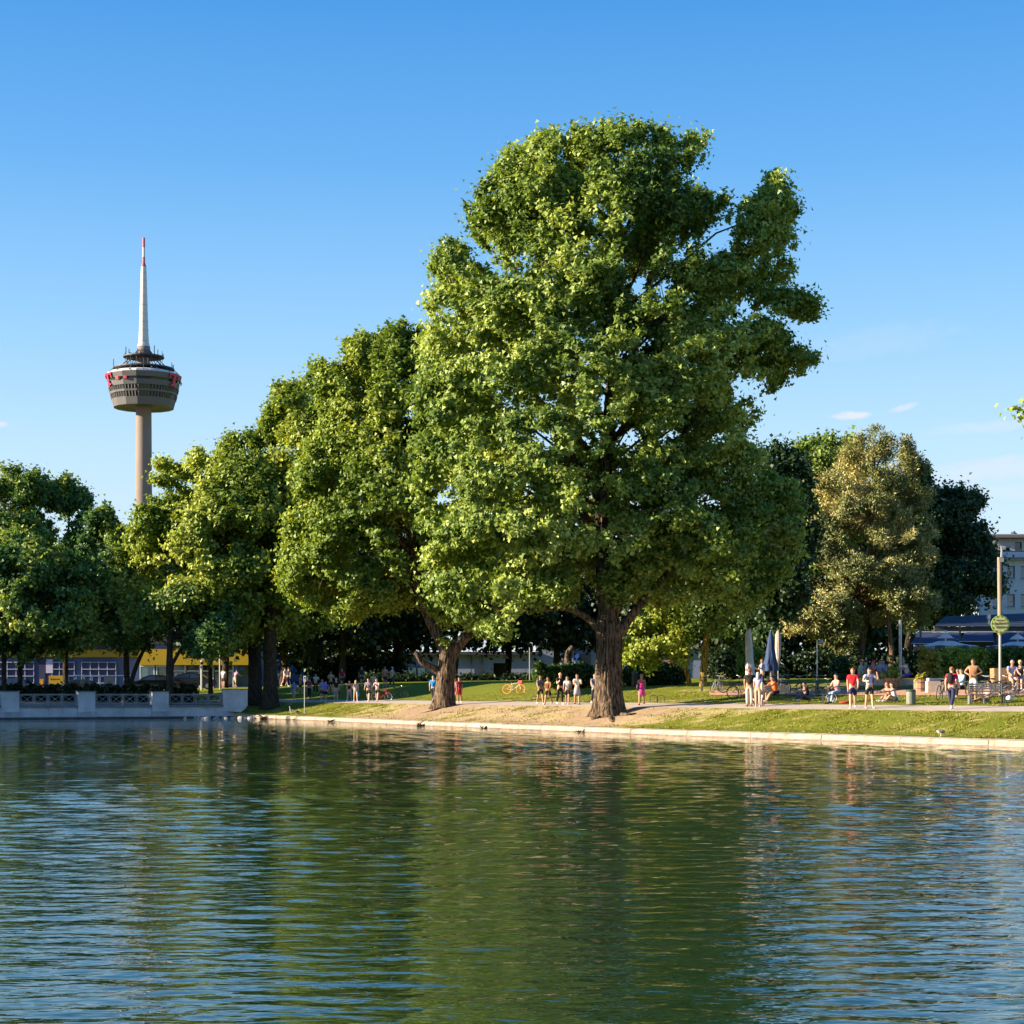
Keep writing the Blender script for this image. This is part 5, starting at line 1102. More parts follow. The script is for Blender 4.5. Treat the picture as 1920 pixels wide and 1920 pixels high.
# ================================================================ people
def hexc(h): return tuple(((int(h[i:i + 2], 16) / 255) ** 2.2) for i in (0, 2, 4))
CL = {}
def cloth(h, rough=.85):
    k_ = 'cloth_' + h
    return mat(k_, tuple(min(.72, c * .9) for c in hexc(h)), rough, .06, 6, .15, 20)
SKINC = {'l': (.50, .30, .21), 'm': (.40, .21, .13), 't': (.34, .17, .08), 'd': (.10, .05, .03)}
def skinm(k_): return mat('skin_' + k_, SKINC[k_], .55, .04, 6)
HAIRC = {'black': (.015, .012, .01), 'brown': (.06, .03, .018), 'blond': (.55, .42, .22), 'grey': (.25, .24, .23), 'ginger': (.35, .08, .03), 'white': (.6, .55, .45)}
def hairm(k_): return mat('hair_' + k_, HAIRC[k_], .6, .15, 20)
def skin_obj(name, V, E, RAD, m, parent, sub=1):
    me = bpy.data.meshes.new(name); me.from_pydata([tuple(v) for v in V], E, []); me.materials.append(m)
    o = bpy.data.objects.new(name, me); COL.objects.link(o); o.parent = parent
    sk = o.modifiers.new('skin', 'SKIN'); sk.use_smooth_shade = True
    if sub: ss = o.modifiers.new('sub', 'SUBSURF'); ss.levels = sub; ss.render_levels = sub
    sv = me.skin_vertices[0].data
    for i, r in enumerate(RAD):
        sv[i].radius = (r, r) if not hasattr(r, '__len__') else r
        sv[i].use_root = (i == 0)
    return o
POSES = {  # thigh L/R forward angle, knee L/R, torso lean, arm L/R forward, elbow L/R, arm out
 'stand': dict(th=(3, -3), kn=(2, 2), lean=2, ar=(4, -2), el=(12, 14), out=(7, 7)),
 'walk': dict(th=(24, -16), kn=(8, 22), lean=4, ar=(-22, 24), el=(18, 26), out=(6, 6)),
 'walk2': dict(th=(-14, 22), kn=(26, 6), lean=4, ar=(22, -20), el=(26, 18), out=(8, 6)),
 'phone': dict(th=(10, -10), kn=(4, 12), lean=4, ar=(30, 24), el=(100, 95), out=(12, 8)),
 'hips': dict(th=(12, -4), kn=(6, 4), lean=4, ar=(-18, -18), el=(70, 70), out=(38, 38)),
 'arms_up': dict(th=(14, -8), kn=(4, 6), lean=0, ar=(40, 30), el=(125, 60), out=(34, 30)),
 'sit': dict(th=(84, 78), kn=(78, 70), lean=8, ar=(32, 28), el=(40, 46), out=(10, 10)),
 'sit_lean': dict(th=(84, 70), kn=(56, 44), lean=26, ar=(50, 46), el=(30, 30), out=(8, 8)),
 'ground': dict(th=(118, 104), kn=(88, 66), lean=20, ar=(64, 58), el=(24, 30), out=(12, 12)),
 'ground2': dict(th=(100, 92), kn=(40, 62), lean=-12, ar=(30, 20), el=(40, 20), out=(14, 14)),
 'lean_fwd': dict(th=(30, -4), kn=(14, 10), lean=24, ar=(40, 36), el=(50, 40), out=(8, 8)),
}
def person(g, label, h=1.75, face=0, pose='stand', skin='l', shirt='888888', sleeve='short', bottom='trousers', bcol='333333', hair='brown', hstyle='short', shoe='dddddd', group=None, build=1.0, seat=None, extra=None, fem=False):
    """face: degrees, 0 looks towards the water and the camera, 90 to the picture's right"""
    t = empty('person', g, label, 'person', group, rz=R(face)); p = POSES[pose]; S = h
    fw = Vector((0, -1, 0)); lean = R(p['lean'])
    hipz = .52 * S; bw = build
    L1, L2 = .245 * S, .235 * S
    J = {}
    pelvis = Vector((0, 0, hipz)); up = Vector((0, -math.sin(lean), math.cos(lean)))
    J['pel'] = pelvis; J['wa'] = pelvis + up * .10 * S; J['ch'] = pelvis + up * .21 * S; J['nk'] = pelvis + up * .30 * S
    hd = Vector((0, -math.sin(lean * .4), math.cos(lean * .4))); J['hb'] = J['nk'] + hd * .045 * S; J['hc'] = J['hb'] + hd * .055 * S + fw * .008 * S; J['ht'] = J['hc'] + hd * .05 * S
    for i, sx in ((0, 1), (1, -1)):
        q = 'LR'[i]; a = R(p['th'][i]); k_ = R(p['kn'][i])
        J['hip' + q] = pelvis + Vector((sx * .052 * S * (1.05 if fem else 1), 0, -.02 * S))
        J['kn' + q] = J['hip' + q] + Vector((sx * .006 * S, -math.sin(a), -math.cos(a))) * L1
        c = a - k_; dn = Vector((sx * .0, -math.sin(c), -math.cos(c)))
        J['cf' + q] = J['kn' + q] + dn * L2 * .32 + Vector((0, .006 * S, 0)); J['an' + q] = J['kn' + q] + dn * L2
        J['he' + q] = J['an' + q] + Vector((0, .018 * S, -.022 * S)); J['to' + q] = J['an' + q] + Vector((sx * .012 * S, -.095 * S, -.028 * S))
        sh = J['nk'] - up * .035 * S + Vector((sx * .105 * S * (.92 if fem else 1), 0, 0)); J['sh' + q] = sh
        a = R(p['ar'][i]) + lean * .3; o_ = R(p['out'][i]); e_ = R(p['el'][i])
        d1 = Vector((sx * math.sin(o_), -math.sin(a) * math.cos(o_), -math.cos(a) * math.cos(o_))); J['el' + q] = sh + d1 * .165 * S
        a2 = a + e_; o2 = -o_ * .5 if pose != 'hips' else -o_ * 1.3
        d2 = Vector((sx * math.sin(o2), -math.sin(a2) * math.cos(o2), -math.cos(a2) * math.cos(o2))); J['wr' + q] = J['el' + q] + d2 * .145 * S; J['pm' + q] = J['wr' + q] + d2 * .045 * S
        side = d2.cross(Vector((sx, 0, 0))); side = side.normalized() if side.length > .01 else Vector((0, -1, 0)); nrm = d2.cross(side).normalized()
        for f_ in range(4):
            b0 = J['pm' + q] + side * (.012 * S * (f_ - 1.5)) + d2 * .004 * S; ln = (.026, .030, .028, .021)[f_] * S
            J['f%d%s' % (f_, q)] = b0 + d2 * ln * .6 + nrm * sx * .002 * S; J['g%d%s' % (f_, q)] = b0 + d2 * ln * 1.15 + nrm * sx * .012 * S
        J['th' + q] = J['wr' + q] + d2 * .022 * S + side * -.022 * S * -1; J['tt' + q] = J['th' + q] + d2 * .022 * S + side * .010 * S
    lo = min(min(J['he' + q].z, J['to' + q].z) for q in 'LR'); dz = .012 * S - lo
    if pose.startswith('ground'): dz = .085 * S - (pelvis.z - .0) ; dz = .09 * S - pelvis.z
    if seat is not None: dz = seat + .075 * S - pelvis.z
    for k_ in J: J[k_] = J[k_] + Vector((0, 0, dz))
    if pose.startswith('ground'):
        for q in 'LR':
            for n_ in ('an', 'he', 'to'):
                J[n_ + q].z = max(J[n_ + q].z, {'an': .045, 'he': .02, 'to': .018}[n_] * S)
    rr = {'pel': .078, 'wa': .068 if not fem else .058, 'ch': .078 if not fem else .068, 'nk': .034, 'hb': .040, 'hc': .062, 'ht': .046, 'hip': .052, 'kn': .038, 'cf': .037, 'an': .024, 'he': .019, 'to': .017, 'sh': .040 if not fem else .034, 'el': .028, 'wr': .019, 'pm': .018, 'f': .0052, 'g': .0042, 'th': .008, 'tt': .006}
    def rad(k_):
        b_ = ''.join(c_ for c_ in k_ if c_ not in 'LR' and not c_.isdigit()); return rr[b_] * S * (bw if b_ in ('pel', 'wa', 'ch', 'hip') else 1)
    names = ['pel', 'wa', 'ch', 'nk', 'hb', 'hc', 'ht']; E = [('pel', 'wa'), ('wa', 'ch'), ('ch', 'nk'), ('nk', 'hb'), ('hb', 'hc'), ('hc', 'ht')]
    for q in 'LR':
        for a, b_ in (('pel', 'hip' + q), ('hip' + q, 'kn' + q), ('kn' + q, 'cf' + q), ('cf' + q, 'an' + q), ('an' + q, 'to' + q), ('ch', 'sh' + q), ('sh' + q, 'el' + q), ('el' + q, 'wr' + q), ('wr' + q, 'pm' + q), ('wr' + q, 'th' + q), ('th' + q, 'tt' + q), *[('pm' + q, 'f%d' % f_ + q) for f_ in range(4)], *[('f%d' % f_ + q, 'g%d' % f_ + q) for f_ in range(4)]):
            names.append(b_); E.append((a, b_))
    ix = {n_: i for i, n_ in enumerate(names)}
    skin_obj('body', [J[n_] for n_ in names], [(ix[a], ix[b_]) for a, b_ in E], [rad(n_) for n_ in names], skinm(skin), t, 1)
    def garment(name, chain, m, grow, sub=1, over={}):
        ns = []; es = []
        for a, b_ in chain:
            for n_ in (a, b_):
                if n_ not in ns: ns.append(n_)
            es.append((ns.index(a), ns.index(b_)))
        rads = []
        for n_ in ns:
            rads.append(over.get(n_, rad(n_.split('+')[0]) + grow) if not n_.endswith('*') else over.get(n_, .05 * S))
        skin_obj(name, [J[n_] for n_ in ns], es, rads, m, t, sub)
    sm_ = cloth(shirt) if shirt else None
    if sm_:
        ch_ = [('ch', 'wa'), ('wa', 'pel'), ('ch', 'nk')] if bottom != 'dress' else [('ch', 'wa'), ('wa', 'pel'), ('ch', 'nk')]
        J['nk'] = J['nk'] - up * .012 * S
        ov = {'nk': .040 * S}
        for q in 'LR':
            if sleeve == 'none': J['sx' + q] = J['sh' + q]; rr['sx'] = .030; ch_ += [('ch', 'sh' + q)]; ov['sh' + q] = (.030 if fem else .036) * S
            else:
                f_ = .55 if sleeve == 'short' else 1.0
                J['se' + q] = J['sh' + q].lerp(J['el' + q], f_); rr['se'] = .034; ch_ += [('ch', 'sh' + q), ('sh' + q, 'se' + q)]
                if sleeve == 'long': J['sw' + q] = J['el' + q].lerp(J['wr' + q], .9); rr['sw'] = .020; ch_ += [('se' + q, 'sw' + q)]
        garment('shirt' if bottom != 'dress' else 'dress', ch_, sm_, .008 * S, 1, ov)
    if bottom in ('skirt', 'dress'):
        kk = (J['hipL'] + J['hipR']) / 2; dirn = ((J['knL'] + J['knR']) / 2 - kk); b = MB(); ln_ = .8 if bottom == 'skirt' else .75
        b.tube([J['wa'] * .5 + kk * .5, kk, kk + dirn * ln_], [.075 * S, .093 * S, .115 * S], 16, sy=.85); b.build('skirt', cloth(bcol), t, True)
    elif bottom:
        ch_ = []; ov = {}
        J['lw'] = J['pel'].lerp(J['wa'], .35); rr['lw'] = .074; ch_.append(('pel', 'lw'))
        for q in 'LR':
            J['sk' + q] = J['hip' + q].lerp(J['kn' + q], .82); rr['sk'] = .043; J['tc' + q] = J['cf' + q]; rr['tc'] = .036; J['ta' + q] = J['an' + q] + Vector((0, 0, .02 * S)); rr['ta'] = .026
            if bottom in ('shorts', 'short_shorts'):
                if bottom == 'short_shorts': J['sk' + q] = J['hip' + q].lerp(J['kn' + q], .45); rr['sk'] = .052
                ch_ += [('pel', 'hip' + q), ('hip' + q, 'sk' + q)]
            else:
                J['sk' + q] = J['kn' + q]; rr['sk'] = .036 if bottom == 'trousers' else .031
                if bottom == 'leggings': rr['tc'] = .031; rr['ta'] = .021
                ch_ += [('pel', 'hip' + q), ('hip' + q, 'sk' + q), ('sk' + q, 'tc' + q), ('tc' + q, 'ta' + q)]
        garment({'shorts': 'shorts', 'short_shorts': 'shorts', 'leggings': 'leggings'}.get(bottom, 'trousers'), ch_, cloth(bcol), .007 * S, 1)
    for q in 'LR':
        b = MB(); an, to = J['an' + q], J['to' + q]; b.ell((an * .42 + to * .58) + Vector((0, .002, -.004 * S)), (.029 * S, .078 * S, .024 * S), 12, 7); b.build('shoe', cloth(shoe), t, True)
    hc = J['hc']; b = MB(); m3 = Matrix.Rotation(-R(22), 3, 'X')
    if hstyle == 'cap':
        b.ell(hc + Vector((0, .004, .012 * S)), (.056 * S, .062 * S, .056 * S), 14, 6, z0=-.05); b.box(hc + Vector((0, -.075 * S, .014 * S)), (.08 * S, .05 * S, .006 * S)); b.build('cap', mat('cap_' + hair, HAIRC.get(hair) or hexc(hair), .8), t, True)
    else:
        b.ell(hc + Vector((0, .010 * S, .012 * S)), (.053 * S, .058 * S, .054 * S), 14, 7, mtx=m3, z0=-.30)
        if hstyle == 'long': b.tube([hc + Vector((0, .03 * S, .01 * S)), hc + Vector((0, .05 * S, -.05 * S)), hc + Vector((0, .055 * S, -.12 * S)), hc + Vector((0, .05 * S, -.16 * S))], [.045 * S, .048 * S, .04 * S, .012 * S], 10)
        if hstyle == 'bun': b.ell(hc + Vector((0, .05 * S, .04 * S)), (.025 * S,) * 3, 10, 6)
        b.build('hair', hairm(hair), t, True)
    b = MB(); fz = hc + Vector((0, -.050 * S, 0))
    b.ell(fz + Vector((0, -.004 * S, -.008 * S)), (.008 * S, .012 * S, .014 * S), 8, 5)
    for sx in (-1, 1): b.ell(hc + Vector((sx * .050 * S, .004 * S, -.006 * S)), (.006 * S, .012 * S, .017 * S), 8, 5)
    b.build('nose_and_ears', skinm(skin), t, True)
    b = MB(); [b.ell(fz + Vector((sx * .018 * S, .004 * S, .006 * S)), (.005 * S, .004 * S, .003 * S), 8, 4) for sx in (-1, 1)]; b.build('eyes', mat('eye_dark', (.03, .02, .02), .3), t)
    b = MB(); b.ell(fz + Vector((0, .003 * S, -.028 * S)), (.014 * S, .004 * S, .004 * S), 8, 4); b.build('mouth', mat('lip', (.32, .10, .08), .5), t)
    if extra == 'backpack': b = MB(); b.ell(J['ch'] + Vector((0, .11 * S, -.01 * S)), (.085 * S, .055 * S, .13 * S), 12, 8); b.build('backpack', cloth('15151c'), t, True)
    if extra == 'straps':
        b = MB()
        for sx in (-1, 1): b.tube([J['nk'] + Vector((sx * .055 * S, .02 * S, -.01 * S)), J['ch'] + Vector((sx * .06 * S, -.09 * S, 0)), J['wa'] + Vector((sx * .075 * S, -.05 * S, 0))], .014 * S, 6)
        b.build('backpack_straps', cloth('1c1c38'), t)
    if extra and extra.startswith('bag:'):
        b = MB(); q = J['pmL'] + Vector((.02, 0, -.16)); b.ell(q, (.09, .14, .20), 12, 8); b.tube([J['pmL'], q + Vector((0, -.08, .14))], .012, 5); b.tube([J['pmL'], q + Vector((0, .08, .14))], .012, 5); b.build('bag', cloth(extra[4:]), t, True)
    if extra and extra.startswith('shoulderbag:'):
        b = MB(); q = J['hipR'] + Vector((-.12, .02, .12)); b.ell(q, (.07, .15, .20), 12, 8); b.tube([q + Vector((0, 0, .15)), J['shR'] + Vector((-.02, 0, .05))], .012, 5); b.build('bag', cloth(extra[12:]), t, True)
    return t
W_ = 'people strolling on the path'
PEOPLE = [
 # left, in the shade
 (551, 6.2, 'person seen from behind in light blue shirt and pale shorts walking away in the shade', dict(h=1.72, face=170, pose='walk', shirt='5f95d8', bottom='shorts', bcol='a9c4dd', hair='brown')),
 (580, 9.5, 'person in magenta top and dark trousers standing behind the slim sign post', dict(h=1.65, face=150, shirt='b5359a', bcol='15151a', hair='black', fem=True)),
 (604, 6.6, 'person with lavender shirt and dark shorts right behind the one in royal blue', dict(h=1.8, face=10, pose='walk2', shirt='8f8bd0', bottom='shorts', bcol='1a1a22', hair='brown')),
 (611, 6.0, 'person in royal blue shirt and black shorts at the front of the shaded group', dict(h=1.66, face=-12, pose='walk', shirt='5b78e0', bottom='shorts', bcol='101014', hair='brown')),
 (630, 6.4, 'person in black shirt over red with pale grey trousers', dict(h=1.82, face=15, pose='stand', shirt='1a1518', sleeve='short', bcol='a9a59c', hair='blond', extra='bag:8c2434')),
 (655, 6.6, 'person in black tank top and light grey leggings', dict(h=1.66, face=-8, pose='walk2', shirt='17141c', sleeve='none', bottom='leggings', bcol='8a8ba0', hair='brown', hstyle='bun', fem=True)),
 (667, 6.6, 'person in lilac top carrying a bright blue bag', dict(h=1.66, face=10, pose='walk', shirt='b6a8cc', sleeve='none', bottom='short_shorts', bcol='5f8fae', hair='blond', hstyle='long', fem=True, extra='bag:2f86c8')),
 (691, 6.4, 'person in mauve grey shirt and black shorts with white shoes', dict(h=1.8, face=-10, pose='walk', shirt='8c7d92', bottom='shorts', bcol='121216', hair='brown')),
 (708, 6.6, 'person with red hair in white top and black shorts holding a red bicycle', dict(h=1.74, face=-14, pose='lean_fwd', shirt='d8cdd8', bottom='shorts', bcol='0c0c10', hair='ginger', hstyle='bun', fem=True)),
 (419, 22, 'person in white shirt seen above the curved end of the promenade wall', dict(h=1.75, face=160, shirt='e6dfe8', bottom='shorts', bcol='4a2430', hair='black')),
 (441, 22.5, 'person in violet checked shirt beside the trunk above the curved wall end', dict(h=1.72, face=150, pose='lean_fwd', shirt='9a6fae', bottom='shorts', bcol='c9b27a', hair='black')),
 (534, 23, 'person in pale pink top far back by the grey blue hall', dict(h=1.7, face=60, pose='walk', shirt='d9b2ba', bottom='shorts', bcol='c77e6a', hair='brown')),
 (541, 24, 'person in dark top far back by the grey blue hall', dict(h=1.75, face=160, pose='walk2', shirt='1c2440', bottom='trousers', bcol='27345e', hair='black')),
 # middle
 (812, 7.6, 'person in bright blue shirt and dark jeans beside the leaning forked trunk', dict(h=1.82, face=165, pose='walk', shirt='1f7fd0', bcol='232936', hair='grey')),
 (853, 7.0, 'person with red hair and pale pink dress next to the leaning trunk', dict(h=1.7, face=-20, pose='walk', shirt='d59aa6', sleeve='none', bottom='dress', bcol='c86a7a', hair='ginger', hstyle='long', fem=True)),
 (861, 6.7, 'person in dark red top and red skirt just right of the leaning trunk', dict(h=1.66, face=15, pose='stand', skin='m', shirt='7c2036', sleeve='short', bottom='skirt', bcol='a82430', hair='brown', hstyle='long', fem=True)),
 (1013, 6.2, 'person in grey shirt with wine red sleeves and black shorts, leading the group', dict(h=1.76, face=15, pose='walk', skin='t', shirt='6d6a70', bottom='shorts', bcol='0d0d10', hair='black', hstyle='long', extra='straps')),
 (1028, 5.9, 'person in brown top and black shorts, second of the walking group', dict(h=1.66, face=-25, pose='walk2', skin='t', shirt='6a3a26', sleeve='none', bottom='shorts', bcol='101014', hair='black', hstyle='long', fem=True)),
 (1050, 6.3, 'person dressed all in black with blond hair in the walking group', dict(h=1.82, face=20, pose='phone', shirt='0c0c10', sleeve='short', bcol='0e0d12', hair='blond')),
 (1064, 6.4, 'person in white shirt with black bag strap and black shorts', dict(h=1.66, face=-10, pose='walk', skin='m', shirt='d6d3da', bottom='shorts', bcol='141318', hair='brown', fem=True)),
 (1082, 6.3, 'person in white shirt and pale grey skirt at the right of the walking group', dict(h=1.74, face=5, pose='phone', skin='m', shirt='e8e6ee', bottom='skirt', bcol='a8a7b4', hair='black', shoe='222222', fem=True)),
 (1115, 6.9, 'person in checked navy shirt half hidden by the huge trunk', dict(h=1.76, face=10, pose='walk', shirt='6c7590', bcol='20284a', hair='brown')),
 (1203, 6.5, 'person in bright pink dress walking alone right of the huge trunk', dict(h=1.70, face=-8, pose='walk2', skin='t', shirt='e0409a', sleeve='none', bottom='dress', bcol='e0409a', hair='grey', shoe='5a1a20', fem=True, extra='shoulderbag:5a4a6a')),
 # right
 (1405, 6.4, 'person seen from behind in black shirt and beige trousers standing by the bench', dict(h=1.80, face=172, pose='stand', skin='m', shirt='15110f', bcol='cbbba4', hair='ginger', build=1.12, shoe='2a2622')),
 (1421, 6.2, 'person with pale blond hair and lilac top standing next to the one in beige trousers', dict(h=1.64, face=160, pose='stand', shirt='a9a6c8', bottom='trousers', bcol='b9a08a', hair='white', hstyle='long', fem=True, extra='shoulderbag:d8c8b0')),
 (1430, 15.5, 'person in pale grey shirt and navy trousers standing in front of the blue parasol', dict(h=1.78, face=-70, pose='phone', shirt='aeb4cc', bcol='16245a', hair='ginger')),
 (1456, 8.6, 'person in orange shirt and black shorts leaning forward on the dark bench', dict(h=1.76, face=-65, pose='sit_lean', skin='m', shirt='f06414', bottom='shorts', bcol='16100e', hair='black', seat=.45)),
 (1442, 9.2, 'person in dark shirt sitting on the bench behind the one in orange', dict(h=1.7, face=-40, pose='sit', skin='t', shirt='20243a', bottom='shorts', bcol='5a6070', hair='brown', seat=.45)),
 (1428, 6.8, 'small child in pale clothes crouching between the two standing people', dict(h=1.0, face=-30, pose='lean_fwd', shirt='2a2a3a', bottom='shorts', bcol='c9d4e8', hair='blond')),
 (1514, 10.2, 'person in dark clothes sitting on the grass with knees drawn up, alone', dict(h=1.72, face=-60, pose='ground', skin='m', shirt='2b2433', bottom='trousers', bcol='54506a', hair='black')),
 (1570, 9.0, 'person with bare shoulders and light blue jeans sitting on the low bench', dict(h=1.76, face=-55, pose='sit', shirt='c9828a', sleeve='none', bcol='93b0cf', hair='black', shoe='2a2a30', seat=.44)),
 (1599, 5.7, 'person in red shirt and navy shorts striding on the path', dict(h=1.82, face=-10, pose='walk2', shirt='c8182c', bottom='shorts', bcol='1b2350', hair='ginger', build=1.05)),
 (1630, 5.8, 'person in pale grey shirt and black shorts drinking while walking', dict(h=1.78, face=12, pose='arms_up', shirt='b9b9d2', bottom='shorts', bcol='141418', hair='brown', extra='straps', shoe='8c8a90')),
 (1668, 10.2, 'girl with auburn hair sitting on the grass, left one of the pair', dict(h=1.66, face=-50, pose='ground', shirt='d89a70', sleeve='none', bottom='short_shorts', bcol='8a4a3a', hair='ginger', hstyle='long', fem=True)),
 (1679, 9.9, 'girl in white top and denim shorts sitting on the grass, right one of the pair', dict(h=1.68, face=-70, pose='ground', shirt='e2d2da', sleeve='none', bottom='short_shorts', bcol='4a68a8', hair='brown', hstyle='long', fem=True)),
 (1612, 16.8, 'person in pink cap and pale green shirt sitting on the terrace wall', dict(h=1.72, face=60, pose='sit', shirt='a9c4b0', bottom='shorts', bcol='8a7a6a', hair='e0305a', hstyle='cap', seat=.50)),
 (1623, 17.8, 'person in teal top sitting behind the one in the pink cap', dict(h=1.7, face=160, pose='sit', shirt='1f6a66', bcol='202428', hair='black', seat=.50)),
 (1638, 16.9, 'person in crimson cap with bare arms raised to the mouth on the terrace', dict(h=1.74, face=-70, pose='arms_up', skin='m', shirt='c85a3a', sleeve='none', bottom='shorts', bcol='4a2a2a', hair='c81a48', hstyle='cap', seat=.48)),
 (1649, 17.4, 'person in lilac grey shirt with ochre cloth on the terrace', dict(h=1.7, face=20, pose='sit', shirt='a79bb8', bcol='b08a30', hair='black', seat=.50)),
 (1657, 18.0, 'person in pale blue shirt in the shade of the terrace', dict(h=1.7, face=-30, pose='sit', shirt='7f8ab8', bcol='23283c', hair='brown', seat=.50)),
 (1703, 17.0, 'person in white shirt and grey cap bending over the terrace wall beside the tub', dict(h=1.78, face=-75, pose='sit_lean', skin='m', shirt='e8e0ee', bottom='shorts', bcol='6a4ac8', hair='grey', hstyle='cap', seat=.48)),
 (1784, 5.9, 'person with red sleeves, black backpack and navy trousers walking to the right', dict(h=1.80, face=150, pose='walk', shirt='c01a3c', bcol='2a2c4c', hair='ginger', extra='backpack')),
 (1798, 11.8, 'person in teal shirt with sunglasses sitting in front of the green shrub', dict(h=1.7, face=-40, pose='sit', skin='m', shirt='2a9a84', bcol='121216', hair='black', hstyle='long', seat=.48, fem=True)),
 (1805, 11.3, 'person in pale blue long sleeves and dark skirt sitting next to the one in teal', dict(h=1.72, face=-60, pose='sit', shirt='a9bede', sleeve='long', bcol='10121c', hair='brown', hstyle='long', seat=.48, fem=True)),
 (1825, 10.9, 'shirtless sunlit person in white shorts with hands on hips', dict(h=1.84, face=-20, pose='hips', skin='t', shirt=None, bottom='shorts', bcol='f2f0f6', hair='brown', build=1.05)),
 (1850, 10.0, 'person with dark hair lying back in the grass behind the mesh bench', dict(h=1.7, face=-70, pose='ground2', skin='m', shirt='c8b8b0', sleeve='none', bottom='short_shorts', bcol='8a8a90', hair='black', hstyle='bun', fem=True)),
 (1897, 13.6, 'person in checked blue shirt and beige shorts sitting before the brick wall', dict(h=1.76, face=5, pose='sit', skin='m', shirt='93a0cc', bottom='shorts', bcol='c8a890', hair='grey', shoe='15151a', seat=.62)),
 (1913, 13.9, 'person with light hair and dark top sitting at the far right edge', dict(h=1.7, face=-20, pose='sit', shirt='26222e', bottom='shorts', bcol='6a7ab0', hair='blond', seat=.62)),
]
_r = random.Random(5)
for k_, (px, lab) in enumerate(((519, 'person in cream top between the dark twin trunks and the sign post, far back'), (563, 'person in pale orange top far back just left of the sign post'), (592, 'person in white top far back behind the one in lavender'), (620, 'person in sand coloured shirt far back behind the one in royal blue'), (641, 'person in red top far back behind the one with grey trousers'), (678, 'person in dark green top far back behind the one with the blue bag'), (700, 'person in pale yellow top far back behind the one with mauve grey shirt'), (722, 'person in salmon top far back beside the red bicycle'), (735, 'person in light grey top far back left of the leaning dark bicycle'), (488, 'person in pink shorts seen between the two dark trunks'))):
    c_ = ('e8dcc8', 'e0a080', 'e6e2e8', 'c8b090', 'b83040', '24402c', 'd8cc90', 'd89080', 'b8b8c0', 'c8a0a8')[k_]
    PEOPLE.append((px, 13.5 + _r.uniform(-1.5, 2.5), lab, dict(h=_r.uniform(1.62, 1.84), face=_r.choice((-60, 20, 70, 160, 200)), pose=_r.choice(('walk', 'walk2', 'stand', 'phone')), shirt=c_, bottom=_r.choice(('shorts', 'trousers')), bcol=_r.choice(('20242c', 'd8a0a8' if px == 488 else '3a4050', '8a8078')), hair=_r.choice(('black', 'brown', 'blond')))))
for px, s_, lab, kw in PEOPLE:
    person(at(px, s_), lab, **kw)

# seats and small props the sitting people use
for px, s_, w_, lab in ((1801, 11.7, 1.0, 'low dark seat under the two people in front of the green shrub'), (1905, 13.8, 1.6, 'long dark bench board before the brick wall at the right edge')):
    g = at(px, s_); t = empty('bench', g, lab, 'bench'); hh = .46 if px < 1850 else .60
    for i in range(3): b = MB(); b.box((0, -.1 + i * .12, hh - .02), (w_, .10, .035)); b.build('seat_board', WOOD2 if px > 1850 else STEELD, t)
    for sx in (-1, 1): b = MB(); b.box((sx * (w_ / 2 - .08), .02, (hh - .04) / 2), (.06, .3, hh - .04)); b.build('leg', STEELD, t)
for px, s_, lab in ((1619, 17.3, 'beer garden bench under the people in caps'), (1650, 17.8, 'beer garden bench under the people in lilac and pale blue')):
    g = at(px, s_); t = empty('bench', g, lab, 'bench')
    for i in range(3): b = MB(); b.box((0, -.16 + i * .14, .46), (1.0, .12, .035)); b.build('seat_board', WOOD2, t)
    for sx in (-.42, .42): b = MB(); b.box((sx, 0, .22), (.05, .34, .44)); b.build('leg', STEELD, t)
g = at(1418, 6.9); t = empty('pushchair', g, 'small dark pushchair between the standing pair', 'pushchair', rz=R(20))
b = MB(); b.ell((0, 0, .5), (.2, .3, .18), 12, 8); b.build('seat', cloth('20222c'), t, True); b = MB(); b.tube([(-.2, -.3, .1), (-.2, .1, .5), (-.2, .45, 1.0), (.2, .45, 1.0), (.2, .1, .5), (.2, -.3, .1)], .014, 6); b.build('handle_frame', STEEL, t)
for x_, y_ in ((-.22, -.3), (.22, -.3), (-.22, .3), (.22, .3)):
    b = MB(); b.tube([(x_, y_ + math.cos(q) * .1, .11 + math.sin(q) * .1) for q in np.linspace(0, 2 * math.pi, 13)], .018, 5); b.tube([(x_, y_ - .09, .11), (x_, y_ + .09, .11)], .01, 4); b.build('wheel', BLACK, t)

